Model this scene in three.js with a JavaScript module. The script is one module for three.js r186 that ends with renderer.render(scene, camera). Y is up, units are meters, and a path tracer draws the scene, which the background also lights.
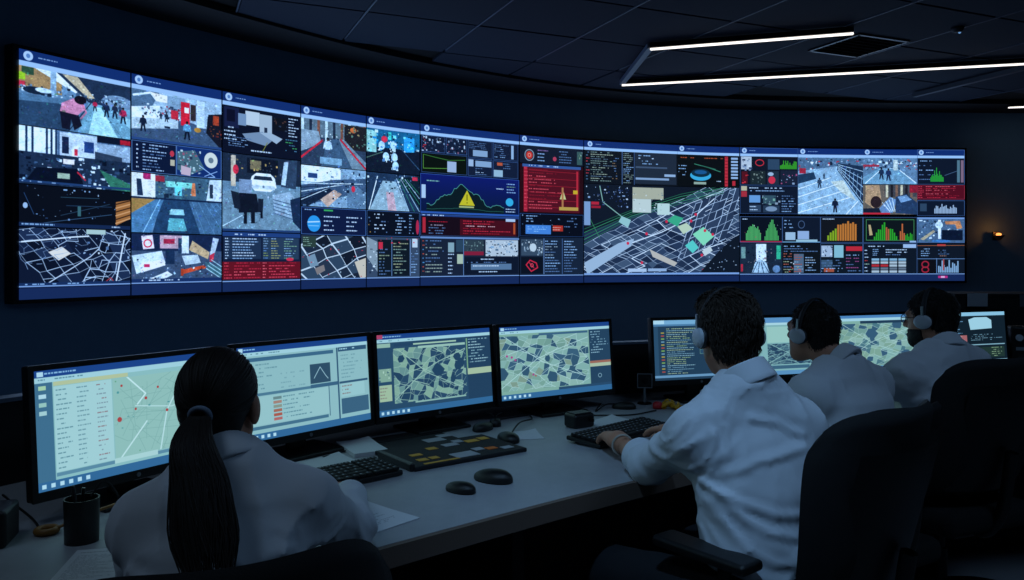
import * as THREE from 'three';
import { RoundedBoxGeometry } from 'three/addons/geometries/RoundedBoxGeometry.js';
import { RectAreaLightUniformsLib } from 'three/addons/lights/RectAreaLightUniformsLib.js';
import { mergeGeometries, mergeVertices } from 'three/addons/utils/BufferGeometryUtils.js';
import { createNoise3D } from 'simplex-noise';

// ---------------------------------------------------------------- camera, exposure
const scene = new THREE.Scene();
scene.background = new THREE.Color(0, 0, 0);
const EYE = 1.41;
const camera = new THREE.PerspectiveCamera(2 * Math.atan(290 / 800) * 180 / Math.PI, 1024 / 580, 0.05, 60);
camera.position.set(0, EYE, 0);
camera.lookAt(0, EYE, -10);
camera.setViewOffset(1024, 580, 0, 30, 1024, 580);   // shift lens: uprights stay upright
camera.updateProjectionMatrix();
const renderer = new THREE.WebGLRenderer({ antialias: true });
renderer.toneMapping = THREE.LinearToneMapping;
renderer.toneMappingExposure = 1.0;
renderer.shadowMap.enabled = true;
RectAreaLightUniformsLib.init();

// ---------------------------------------------------------------- large area lights (level of each)
const LIGHT = {
  officePanel: [0.36, 0.62, 1.0, 4.6],    // cool ceiling panels over the operators (above and behind the view)
  sidePanel: [0.5, 0.72, 1.0, 2.4],       // weaker ceiling panel over the woman's side
  spot: [0.31, 0.60, 1.0, 8.5],            // downlight aimed at the nearest man's place
  strip: [1.0, 0.93, 0.88, 1.2],          // the bright linear ceiling lights
  wallScreen: 2.2,                        // share of a wall panel's mean colour given to its light
  deskScreen: 0.4,
};
const MONITOR_TINT = [0.60, 0.85, 0.97];
const SCREEN_TINT = [0.74, 0.93, 1.16];   // cold white point of the wall displays

// ---------------------------------------------------------------- small helpers
const V = (x, y, d) => new THREE.Vector3(x, y, -d);      // x to the right, height, distance ahead
function rng(seed) { let a = seed >>> 0; return () => { a = (a + 0x6D2B79F5) | 0; let t = Math.imul(a ^ (a >>> 15), 1 | a); t = (t + Math.imul(t ^ (t >>> 7), 61 | t)) ^ t; return ((t ^ (t >>> 14)) >>> 0) / 4294967296; }; }
const noise3 = createNoise3D(rng(7));
const lerp = (a, b, t) => a + (b - a) * t, clamp = (x, a = 0, b = 1) => Math.min(b, Math.max(a, x));
const sstep = (a, b, x) => { const t = clamp((x - a) / (b - a)); return t * t * (3 - 2 * t); };
const used = new Map();
function numbered(n) { const k = used.get(n) || 0; used.set(n, k + 1); return k ? n + '_' + String(k).padStart(3, '0') : n; }
function tag(o, label, category, group) { o.userData.label = label; if (category) o.userData.category = category; if (group) o.userData.group = group; return o; }
function shade(o) { o.castShadow = true; o.receiveShadow = true; return o; }
function thing(name, label, category, pos = [0, 0, 0], turn = 0, group) {
  const o = new THREE.Group(); o.name = numbered(name); o.position.set(...pos); o.rotation.y = turn; scene.add(o);
  return tag(o, label, category, group);
}
function part(name, geo, mat, parent, label) {
  const m = shade(new THREE.Mesh(Array.isArray(geo) ? merge(geo) : geo, mat)); m.name = name; parent.add(m);
  if (label) m.userData.label = label;
  return m;
}
function solo(name, geo, mat, label, category, pos = [0, 0, 0], turn = 0, group) {
  const m = shade(new THREE.Mesh(Array.isArray(geo) ? merge(geo) : geo, mat)); m.name = numbered(name); m.position.set(...pos); m.rotation.y = turn; scene.add(m);
  return tag(m, label, category, group);
}
function struct(name, geo, mat, parent = scene) {
  const m = shade(new THREE.Mesh(Array.isArray(geo) ? merge(geo) : geo, mat)); m.name = name; parent.add(m); m.userData.kind = 'structure'; return m;
}
function merge(list) {
  return mergeGeometries(list.map((g) => { g = g.index ? g.toNonIndexed() : g; for (const k of Object.keys(g.attributes)) if (!['position', 'normal', 'uv'].includes(k)) g.deleteAttribute(k); if (!g.attributes.uv) g.setAttribute('uv', new THREE.BufferAttribute(new Float32Array(g.attributes.position.count * 2), 2)); return g; }));
}
const box = (w, h, d, x = 0, y = 0, z = 0, r = 0) => (r ? new RoundedBoxGeometry(w, h, d, 2, r) : new THREE.BoxGeometry(w, h, d)).translate(x, y, z);
const cyl = (r0, r1, h, x = 0, y = 0, z = 0, n = 24) => new THREE.CylinderGeometry(r0, r1, h, n).translate(x, y, z);
const lathe = (pts, n = 28) => new THREE.LatheGeometry(pts.map((p) => new THREE.Vector2(...p)), n);
const tube = (pts, r, n = 24, k = 7, closed = false) => new THREE.TubeGeometry(new THREE.CatmullRomCurve3(pts.map((p) => (p.isVector3 ? p : new THREE.Vector3(...p))), closed), n, r, k, closed);
function grid(fn, nu, nv) {   // open surface through fn(u, v) -> [x, y, z], uv = (u, v)
  const pos = [], uv = [], idx = [];
  for (let j = 0; j <= nv; j++) for (let i = 0; i <= nu; i++) { pos.push(...fn(i / nu, j / nv)); uv.push(i / nu, j / nv); }
  for (let j = 0; j < nv; j++) for (let i = 0; i < nu; i++) { const a = j * (nu + 1) + i, b = a + 1, c = a + nu + 1, d = c + 1; idx.push(a, b, d, a, d, c); }
  const g = new THREE.BufferGeometry(); g.setAttribute('position', new THREE.Float32BufferAttribute(pos, 3)); g.setAttribute('uv', new THREE.Float32BufferAttribute(uv, 2)); g.setIndex(idx); g.computeVertexNormals();
  return g;
}

// ---------------------------------------------------------------- procedural textures and materials
function noiseTex(size, fn, srgb, repeat = [1, 1]) {
  const d = new Uint8Array(size * size * 4);
  for (let y = 0; y < size; y++) for (let x = 0; x < size; x++) { const c = fn(x / size, y / size); const o = (y * size + x) * 4; for (let k = 0; k < 3; k++) d[o + k] = clamp(Array.isArray(c) ? c[k] : c, 0, 1) * 255; d[o + 3] = 255; }
  const t = new THREE.DataTexture(d, size, size); t.wrapS = t.wrapT = THREE.RepeatWrapping; t.magFilter = THREE.LinearFilter; t.minFilter = THREE.LinearMipmapLinearFilter; t.generateMipmaps = true;
  if (srgb) t.colorSpace = THREE.SRGBColorSpace; t.repeat.set(...repeat); t.needsUpdate = true; return t;
}
const tileNoise = (u, v, f, s) => { const a = u * Math.PI * 2, b = v * Math.PI * 2, r = f / 6.283; return 0.5 * (noise3(Math.cos(a) * r + s, Math.sin(a) * r, Math.cos(b) * r) + noise3(Math.sin(b) * r, Math.cos(a) * r + 9 + s, Math.sin(a) * r)); };
const rTex = rng(3);
const fineGrain = noiseTex(256, () => rTex(), false, [3, 3]);
const weave = noiseTex(256, (u, v) => 0.5 + 0.25 * Math.sin(u * 402) + 0.25 * Math.sin(v * 402) + 0.1 * (rTex() - 0.5), false, [6, 6]);
const mottle = (a, b, f) => noiseTex(256, (u, v) => { const n = 0.5 + 0.35 * tileNoise(u, v, f, 2) + 0.2 * tileNoise(u, v, f * 4, 5) + 0.1 * (rTex() - 0.5); return a.map((x, k) => lerp(x, b[k], clamp(n))); }, true);
const std = (color, roughness = 0.7, extra = {}) => new THREE.MeshStandardMaterial({ color, roughness, ...extra });
const M = {
  wall: std(0xffffff, 0.85, { map: mottle([0.38, 0.54, 0.68], [0.405, 0.57, 0.71], 8), bumpMap: fineGrain, bumpScale: 0.0006 }),
  wallBack: std(0x15191f, 0.85, { bumpMap: fineGrain, bumpScale: 0.0006 }),
  floor: std(0xffffff, 0.95, { map: mottle([0.5, 0.505, 0.52], [0.6, 0.605, 0.62], 20), bumpMap: fineGrain, bumpScale: 0.002 }),
  ceilA: std(0x202f44, 0.9, { bumpMap: fineGrain, bumpScale: 0.001 }),
  ceilB: std(0x1d2a3e, 0.9, { bumpMap: fineGrain, bumpScale: 0.001 }),
  ceilVoid: std(0x0b0d10, 1),
  ceilTee: std(0x4b5a70, 0.5),
  wallFrame: std(0x07090d, 0.45),
  blackPlastic: std(0x0b0c0e, 0.42, { bumpMap: fineGrain, bumpScale: 0.0002 }),
  blackMatte: std(0x0c0d10, 0.75),
  darkMetal: std(0x1a1c20, 0.35, { metalness: 0.7 }),
  metal: std(0x8c939c, 0.35, { metalness: 0.8 }),
  desk: std(0xffffff, 0.5, { map: mottle([0.60, 0.61, 0.63], [0.65, 0.66, 0.68], 14), bumpMap: fineGrain, bumpScale: 0.0002 }),
  deskEdge: std(0x6b5a50, 0.6, { bumpMap: fineGrain, bumpScale: 0.0003 }),
  deskBody: std(0x16181c, 0.7),
  chair: std(0x0e1014, 0.72, { bumpMap: weave, bumpScale: 0.0008 }),
  chairSeat: std(0x0b0c10, 0.9, { bumpMap: weave, bumpScale: 0.001 }),
  shirt: std(0xd4dae2, 0.9),
  skin: new THREE.MeshPhysicalMaterial({ color: 0xb98368, roughness: 0.55, bumpMap: fineGrain, bumpScale: 0.0003 }),
  hairDark: std(0x140f0d, 0.75),
  hairBrown: std(0x241910, 0.75),
  hairStrand: std(0x1d1511, 0.6),
  trousers: std(0x12151b, 0.9, { bumpMap: weave, bumpScale: 0.0005 }),
  shoe: std(0x08080a, 0.4),
  eye: std(0xd8d4cc, 0.2),
  headsetWhite: std(0xb9c2cc, 0.45),
  headsetGrey: std(0x1b1e23, 0.6),
  paper: std(0xdadde0, 0.9),
  cardWhite: std(0xa9adb2, 0.9),
  noteYellow: std(0xd9a441, 0.9),
  noteOrange: std(0xd8702a, 0.9),
  pad: std(0x14161a, 0.8, { bumpMap: fineGrain, bumpScale: 0.0004 }),
  yellow: std(0xd39b1c, 0.5), red: std(0xc01f2a, 0.5), amberPlastic: std(0x8a5c22, 0.55),
  keyInk: std(0x7f8790, 0.6),
};
const glow = (tex, k = 1, tint = [1, 1, 1]) => new THREE.MeshStandardMaterial({ color: 0x000000, roughness: 0.35, emissive: new THREE.Color().setRGB(...tint), emissiveMap: tex, emissiveIntensity: k });
// ---------------------------------------------------------------- what the screens show (flat picture content, drawn on canvases)
const GRADE = [0.92, 0.96, 1.0], LIFT = [0.0, 0.015, 0.055];   // cold camera pictures
class Win {   // a window on a screen: drawing in fractions of its own width and height
  constructor(ctx, x, y, w, h, seed = 1) { Object.assign(this, { c: ctx, x, y, w, h, r: rng(seed) }); }
  at(u0, v0, u1, v1, seed) { return new Win(this.c, this.x + u0 * this.w, this.y + v0 * this.h, (u1 - u0) * this.w, (v1 - v0) * this.h, seed ?? Math.floor(this.r() * 1e9)); }
  clip(fn) { const c = this.c; c.save(); c.beginPath(); c.rect(this.x, this.y, this.w, this.h); c.clip(); fn(this); c.restore(); return this; }
  fill(col) { this.c.fillStyle = col; this.c.fillRect(this.x, this.y, this.w, this.h); return this; }
  grad(a, b) { const g = this.c.createLinearGradient(0, this.y, 0, this.y + this.h); g.addColorStop(0, a); g.addColorStop(1, b); this.c.fillStyle = g; this.c.fillRect(this.x, this.y, this.w, this.h); return this; }
  rect(u, v, w, h, col) { this.c.fillStyle = col; this.c.fillRect(this.x + u * this.w, this.y + v * this.h, w * this.w, h * this.h); return this; }
  poly(pts, col) { const c = this.c; c.beginPath(); pts.forEach(([u, v], i) => c[i ? 'lineTo' : 'moveTo'](this.x + u * this.w, this.y + v * this.h)); c.closePath(); c.fillStyle = col; c.fill(); return this; }
  line(pts, col, lw = 2) { const c = this.c; c.beginPath(); pts.forEach(([u, v], i) => c[i ? 'lineTo' : 'moveTo'](this.x + u * this.w, this.y + v * this.h)); c.strokeStyle = col; c.lineWidth = lw; c.lineJoin = c.lineCap = 'round'; c.stroke(); return this; }
  oval(u, v, ru, rv, col, lw) { const c = this.c; c.beginPath(); c.ellipse(this.x + u * this.w, this.y + v * this.h, ru * this.w, rv * this.h, 0, 0, 7); if (lw) { c.strokeStyle = col; c.lineWidth = lw; c.stroke(); } else { c.fillStyle = col; c.fill(); } return this; }
  disc(u, v, px, col, lw) { const c = this.c; c.beginPath(); c.arc(this.x + u * this.w, this.y + v * this.h, px, 0, 7); if (lw) { c.strokeStyle = col; c.lineWidth = lw; c.stroke(); } else { c.fillStyle = col; c.fill(); } return this; }
  frame(col = '#8fb0d8', lw = 2) { const c = this.c; c.strokeStyle = col; c.lineWidth = lw; c.strokeRect(this.x + 1, this.y + 1, this.w - 2, this.h - 2); return this; }
  text(u, v, w, h, n, cols, dens = 0.75) {   // lines of writing too small to read: rows of dashes
    const c = this.c, r = this.r, rowH = (h * this.h) / n; cols = [].concat(cols);
    for (let i = 0; i < n; i++) {
      let x = this.x + u * this.w; const end = x + w * this.w * (0.45 + 0.55 * r()), y = this.y + v * this.h + rowH * (i + 0.25); c.fillStyle = cols[Math.floor(r() * cols.length)];
      while (x < end) { const l = 3 + r() * 11; if (r() < dens) c.fillRect(x, y, Math.min(l, end - x), Math.max(1.4, Math.min(5, rowH * 0.36))); x += l + 2.6; }
    }
    return this;
  }
  specks(n, cols, size = [4, 14], box = [0, 0, 1, 1]) { const r = this.r; for (let i = 0; i < n; i++) { this.c.fillStyle = cols[Math.floor(r() * cols.length)]; const s = lerp(size[0], size[1], r() * r()); this.c.fillRect(this.x + this.w * lerp(box[0], box[2], r()), this.y + this.h * lerp(box[1], box[3], r()), s * (0.5 + r()), s * (0.4 + r() * 0.8)); } return this; }
  bars(u, v, w, h, n, fn) { for (let i = 0; i < n; i++) { const [a, col] = fn(i / (n - 1), this.r); this.rect(u + (w * i) / n, v + h * (1 - a), (w / n) * 0.78, h * a, col); } return this; }
  figure(u, v, px, coat, legs, skin = '#5b4238', stride = 0.25) {   // a small standing person in a camera picture, feet at (u, v)
    const c = this.c, x = this.x + u * this.w, y = this.y + v * this.h, P = (a, b) => [x + a * px, y - b * px];
    const pl = (pts, col) => { c.beginPath(); pts.forEach((p, i) => c[i ? 'lineTo' : 'moveTo'](...P(...p))); c.closePath(); c.fillStyle = col; c.fill(); };
    pl([[-0.12, 0.5], [-0.12 - stride * 0.3, 0], [-0.02 - stride * 0.3, 0], [0, 0.42], [0.03 + stride * 0.3, 0], [0.13 + stride * 0.3, 0], [0.12, 0.5]], legs);
    pl([[-0.14, 0.46], [-0.2, 0.8], [-0.1, 0.86], [0.1, 0.86], [0.2, 0.8], [0.14, 0.46]], coat); pl([[-0.2, 0.8], [-0.26, 0.5], [-0.19, 0.48], [-0.12, 0.7]], coat); pl([[0.2, 0.8], [0.26, 0.52], [0.19, 0.48], [0.12, 0.7]], coat);
    c.beginPath(); c.ellipse(...P(0, 0.93), px * 0.075, px * 0.09, 0, 0, 7); c.fillStyle = skin; c.fill(); c.beginPath(); c.ellipse(...P(0, 0.965), px * 0.075, px * 0.06, 0, 0, 7); c.fillStyle = '#15130f'; c.fill(); return this;
  }
  photo(k = 1) {   // camera pictures: uneven tone and a soft focus instead of flat fields
    const x0 = Math.ceil(this.x), y0 = Math.ceil(this.y), w = Math.floor(this.w), h = Math.floor(this.h), c0 = this.c, src = c0.getImageData(x0, y0, w, h).data, r = this.r;
    for (let k2 = 0; k2 < (w * h) / 130; k2++) {   // small bits of clutter in tones of what lies there
      const x = r() * w, y = r() * h, o = (Math.floor(y) * w + Math.floor(x)) * 4, f = 0.5 + r() * 1.1, a = 2 + 11 * r() * r(), b = 1.5 + 7 * r() * r(), t = (r() - 0.5) * 1.4; c0.save(); c0.translate(x0 + x, y0 + y); c0.rotate(r() < 0.6 ? t * 0.4 : t * 2); c0.globalAlpha = 0.35 + 0.4 * r(); c0.fillStyle = `rgb(${[0, 1, 2].map((i) => Math.min(255, Math.round(src[o + i] * f + (r() < 0.08 ? 40 : 0)))).join(',')})`; c0.fillRect(-a / 2, -b / 2, a, b); c0.restore();
    }
    const im = this.c.getImageData(x0, y0, w, h), d = im.data, q = new Uint8ClampedArray(d), z = this.r() * 50;
    for (let y = 0; y < h; y++) for (let x = 0; x < w; x++) {
      const n = 1 + k * (0.1 * noise3(x / 34, y / 34, z) + 0.08 * noise3(x / 12, y / 7, z + 7) + 0.06 * noise3(x / 5, y / 3.6, z + 13)), o = (y * w + x) * 4, a = x > 0 ? o - 4 : o, b = x < w - 1 ? o + 4 : o, c = y > 0 ? o - 4 * w : o, e = y < h - 1 ? o + 4 * w : o;
      for (let i = 0; i < 3; i++) { const v = (q[o + i] * 2 + q[a + i] + q[b + i] + q[c + i] + q[e + i]) / 6, t = v / 255; d[o + i] = 255 * clamp((t + 0.5 * (t - 0.5) * t) * n * GRADE[i] + LIFT[i] * (1 - t)); }
    }
    this.c.putImageData(im, x0, y0); return this;
  }
  streets(o, e1, e2, n1, n2, { road = '#dfe9f5', lw = 2, fills = [], fillP = 0.5, jit = 0.18, drop = 0.12 } = {}) {   // a street map: jittered blocks between roads
    const r = this.r, g = []; for (let j = 0; j <= n2; j++) { g.push([]); for (let i = 0; i <= n1; i++) { const a = i + (r() - 0.5) * jit * 2, b = j + (r() - 0.5) * jit * 2; g[j].push([o[0] + a * e1[0] + b * e2[0], o[1] + a * e1[1] + b * e2[1]]); } }
    for (let j = 0; j < n2; j++) for (let i = 0; i < n1; i++) if (fills.length && r() < fillP) this.poly([g[j][i], g[j][i + 1], g[j + 1][i + 1], g[j + 1][i]], fills[Math.floor(r() * fills.length)]);
    for (let j = 0; j <= n2; j++) for (let i = 0; i <= n1; i++) { const k = lw * (0.5 + r()); if (i < n1 && r() > drop) this.line([g[j][i], g[j][i + 1]], road, k); if (j < n2 && r() > drop) this.line([g[j][i], g[j + 1][i]], road, k); }
    return this;
  }
}
function canvasTex(w, h, fn, seed) { const c = document.createElement('canvas'); c.width = w; c.height = h; const W = new Win(c.getContext('2d'), 0, 0, w, h, seed); fn(W); const t = new THREE.CanvasTexture(c); t.colorSpace = THREE.SRGBColorSpace; t.anisotropy = 8; t.userData = { mean: meanColor(c) }; return t; }
function meanColor(c) { const d = c.getContext('2d').getImageData(0, 0, c.width, c.height).data, s = [0, 0, 0]; let n = 0; for (let i = 0; i < d.length; i += 4 * 37) { for (let k = 0; k < 3; k++) { const x = d[i + k] / 255; s[k] += x <= 0.04045 ? x / 12.92 : ((x + 0.055) / 1.055) ** 2.4; } n++; } return s.map((x) => x / n); }
const BL = '#0a1630', NAVY = '#0b1226', INK = '#05080f', PALE = '#c4d8ee', ICE = '#8fb4dc', DIM = '#5876a0';
const REDS = ['#c41e34', '#e23a4a', '#8e1426'];
function header(W, logo = true) {   // coloured bar along the top of each wall panel, with logo, title and a light rule
  W.rect(0, 0, 1, 0.045, '#14306a'); W.rect(0, 0.045, 1, 0.02, '#9cc0ea'); W.rect(0, 0.064, 1, 0.006, '#3a5f98');
  if (logo) { W.rect(0.03, 0.012, 60 / W.w, 0.028, '#b9d2ee'); W.text(0.03 + 72 / W.w, 0.014, 70 / W.w, 0.024, 1, '#7f9fca', 1); }
}
const strip = (W) => { W.rect(0, 0.944, 1, 0.006, '#7f9fd0'); W.rect(0, 0.95, 1, 0.05, '#122a5c'); };
// windows of each wall panel as [u0, v0, u1, v1, draw]
const street = (sky, road) => (w) => w.grad(sky, road);
const wallPanels = [];
wallPanels.push({ s0: 0, s1: 0.883, seed: 11, label: 'leftmost panel, showing a bending person in a pink top', tiles: [
  [0, 0, 1, 0.3, (w) => {
    w.fill('#7390a6'); w.rect(0, 0.2, 0.36, 0.32, '#b08d5e'); w.rect(0.02, 0.22, 0.1, 0.1, '#3a5538'); w.poly([[0.1, 0.2], [0.3, 0.2], [0.75, 0.55], [0.7, 0.6]], '#dfe4e2'); w.poly([[0.3, 0.2], [1, 0.2], [1, 0.62], [0.6, 0.55]], '#2b3a4c');
    w.poly([[0.36, 0.22], [0.5, 0.22], [0.66, 0.48], [0.6, 0.5]], '#c9b697'); w.rect(0.26, 0.18, 0.05, 0.36, '#9db4c4'); w.oval(0.88, 0.5, 0.16, 0.12, '#8296a8');
    w.rect(0, 0.3, 0.05, 0.1, '#a9c62c'); w.rect(0, 0.42, 0.05, 0.07, '#d23b4e');
    w.specks(60, ['#1c2836', '#d6e2ea', '#52697f', '#8fa6b8'], [3, 12], [0.3, 0.4, 1, 0.56]); w.specks(30, ['#20303f', '#cfe0ee', '#7f95a8'], [5, 16], [0, 0.44, 0.36, 0.56]);
    w.poly([[0, 0.58], [0.62, 0.56], [0.5, 1], [0, 1]], '#5f7d92'); w.poly([[0, 0.68], [0.5, 0.62], [0.42, 1], [0, 1]], '#385064'); w.poly([[0.6, 0.56], [1, 0.56], [1, 1], [0.5, 1]], '#7fa6b4'); w.poly([[0.66, 0.6], [0.72, 0.6], [0.88, 1], [0.6, 1]], '#b5d6d6'); w.poly([[0.86, 0.62], [1, 0.85], [1, 0.7]], '#9cbfc8'); w.line([[0.62, 0.56], [0.42, 1]], '#243646', 3); w.line([[0.72, 0.6], [0.92, 1]], '#5d8494', 2);
    w.rect(0.02, 0.5, 0.16, 0.05, '#d3dfe8'); w.oval(0.13, 0.52, 0.1, 0.05, '#1f2d3c'); w.oval(0.2, 0.5, 0.07, 0.035, '#c8d6e2');
    for (const [u, v, p, a] of [[0.66, 0.66, 22, '#b52a48'], [0.77, 0.72, 30, '#23304a'], [0.85, 0.72, 30, '#2b3244'], [0.93, 0.78, 34, '#b23050'], [0.74, 0.62, 16, '#2b3a55'], [0.9, 0.64, 18, '#3d4c62']]) w.figure(u, v, p * 1.5, a, '#18202c');
    w.poly([[0.34, 0.72], [0.36, 0.97], [0.43, 0.98], [0.44, 0.82], [0.47, 0.98], [0.54, 0.9], [0.5, 0.72]], '#1c1a26'); w.poly([[0.34, 0.74], [0.36, 0.62], [0.46, 0.53], [0.56, 0.56], [0.57, 0.66], [0.5, 0.76]], '#d08fa6'); w.line([[0.54, 0.6], [0.58, 0.7], [0.53, 0.8]], '#c98096', 5); w.oval(0.525, 0.54, 0.055, 0.06, '#1b1519');
    w.photo(); header0(w, 0.3); }],
  [0, 0.303, 1, 0.535, (w) => {
    w.fill('#5d7690'); w.rect(0, 0, 0.32, 0.45, '#dce8ec'); for (const u of [0.05, 0.1, 0.22, 0.26, 0.3]) w.rect(u, 0, 0.018, 0.46, '#253a52'); w.rect(0.34, 0.02, 0.34, 0.45, '#c3ccd4'); w.rect(0.36, 0.1, 0.06, 0.3, '#1f2b44'); w.rect(0.56, 0.14, 0.09, 0.2, '#2c4a7c'); w.rect(0.45, 0.25, 0.05, 0.22, '#e6eef2'); w.rect(0.47, 0.3, 0.03, 0.12, '#c7354a');
    w.rect(0.68, 0, 0.32, 0.12, '#101826'); w.rect(0.9, 0.02, 0.1, 0.09, '#b3202c'); w.poly([[0.68, 0.14], [1, 0.14], [1, 0.8], [0.68, 0.5]], '#9aa9b8'); w.poly([[0.66, 0.3], [0.92, 0.36], [0.92, 0.6], [0.66, 0.46]], '#3b4756');
    w.rect(0, 0.44, 1, 0.56, '#263546'); w.specks(150, ['#0e1622', '#8ea6bd', '#d9e5ee', '#3a4e66', '#55708c'], [4, 18], [0, 0.44, 1, 0.95]); w.poly([[0.05, 0.95], [0.14, 0.7], [0.5, 0.66], [0.56, 0.97]], '#0d131e'); w.poly([[0.7, 0.62], [1, 0.86], [1, 1], [0.82, 0.98]], '#3f7a5e'); w.line([[0.5, 0.72], [0.57, 0.85]], '#c62f3c', 5); w.rect(0.32, 0.76, 0.11, 0.1, '#a9b59e'); w.rect(0.37, 0.5, 0.1, 0.09, '#e9ddd6'); w.photo(); w.rect(0, 0.93, 1, 0.04, '#22406e'); w.text(0.02, 0.93, 0.9, 0.05, 1, ['#8fb0d8'], 0.4); }],
  [0, 0.538, 1, 0.706, (w) => {
    w.fill('#0a0f1a'); w.text(0.05, 0.02, 0.9, 0.1, 1, ICE, 0.3); w.line([[0.35, 0.25], [0.7, 0.22]], '#2c4a5c', 2); w.line([[0.35, 0.7], [0.8, 0.35]], '#2a4258', 2); w.line([[0.1, 0.95], [0.82, 0.62]], '#3a5878', 2); w.line([[0.4, 0.45], [0.82, 0.42]], '#27405c', 2); w.rect(0.5, 0.45, 0.03, 0.25, '#3e6a70'); w.line([[0.04, 0.2], [0.12, 0.7]], '#2b4a74', 2);
    w.specks(30, ['#6f93c2', '#2d4870', '#a9c4e4'], [2, 8]); w.poly([[0.86, 0.28], [1, 0.2], [1, 0.7], [0.86, 0.9]], '#b2703c'); for (let k = 0; k < 6; k++) w.line([[0.86, 0.34 + k * 0.1], [1, 0.22 + k * 0.095]], k % 2 ? '#e3a06a' : '#4a2a1a', 4); w.oval(0.05, 0.5, 0.02, 0.07, '#a9c4e4'); w.rect(0, 0.9, 1, 0.1, '#16294c'); w.text(0.02, 0.9, 0.3, 0.1, 1, ICE, 0.9); w.text(0.82, 0.9, 0.15, 0.1, 1, PALE, 1); }],
  [0, 0.71, 1, 1, (w) => {
    w.fill('#101a30'); w.streets([-0.1, 0.1], [0.1, -0.04], [0.06, 0.13], 9, 7, { road: '#b9cfe8', lw: 1.8, jit: 0.22, drop: 0.2, fills: ['#16233f', '#0c1426', '#20304e'], fillP: 0.6 }); w.streets([0.75, 0.05], [0.08, 0.02], [-0.035, 0.13], 3, 6, { road: '#bcd2ec', lw: 2.4, drop: 0.2 });
    w.poly([[0.24, 0.34], [0.36, 0.26], [0.44, 0.36], [0.33, 0.46]], '#f0e6dc'); w.streets([-0.1, 0.2], [0.06, -0.03], [0.03, 0.06], 9, 6, { road: '#8fabcf', lw: 1.2, jit: 0.3, drop: 0.45 }); w.line([[0.02, 0.2], [0.45, 0.12], [0.6, 0.1]], '#e9f2fb', 4); w.line([[0.95, 0.05], [0.86, 0.8]], '#dfeaf6', 5); w.line([[0.2, 0.82], [0.62, 0.4], [0.7, 0.28]], '#cfdff2', 3); w.specks(40, ['#dfeaf6', '#9db9da', '#5d7ba6'], [3, 10], [0, 0, 1, 0.5]); w.rect(0.58, 0.0, 0.18, 0.07, '#b9cfc8'); w.line([[0.76, 0.78], [0.81, 0.72], [0.84, 0.78]], '#b33a44', 3);
    w.rect(0, 0.77, 1, 0.05, '#1a3058'); w.text(0.02, 0.77, 0.9, 0.05, 1, ICE, 0.5); foot(w); }],
] });
function header0(w, span) { const k = 1 / span; w.rect(0, 0, 1, 0.045 * k, '#14306a'); w.rect(0, 0.045 * k, 1, 0.02 * k, '#a8c9ee'); w.oval(0.04 + 12 / w.w, 0.022 * k, 14 / w.w, 0.019 * k, '#b9d2ee'); w.oval(0.04 + 12 / w.w, 0.022 * k, 6 / w.w, 0.009 * k, '#5f86bd'); w.text(0.06 + 34 / w.w, 0.016 * k, 62 / w.w, 0.014 * k, 1, '#7f9fca', 1); }
function foot(w, k = 0.17) { w.rect(0, 1 - k - 0.02, 1, 0.02, '#86a6d6'); w.rect(0, 1 - k, 1, k, '#1a2c55'); w.rect(0, 1 - k, 1, 0.015, '#101d3c'); }
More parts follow.
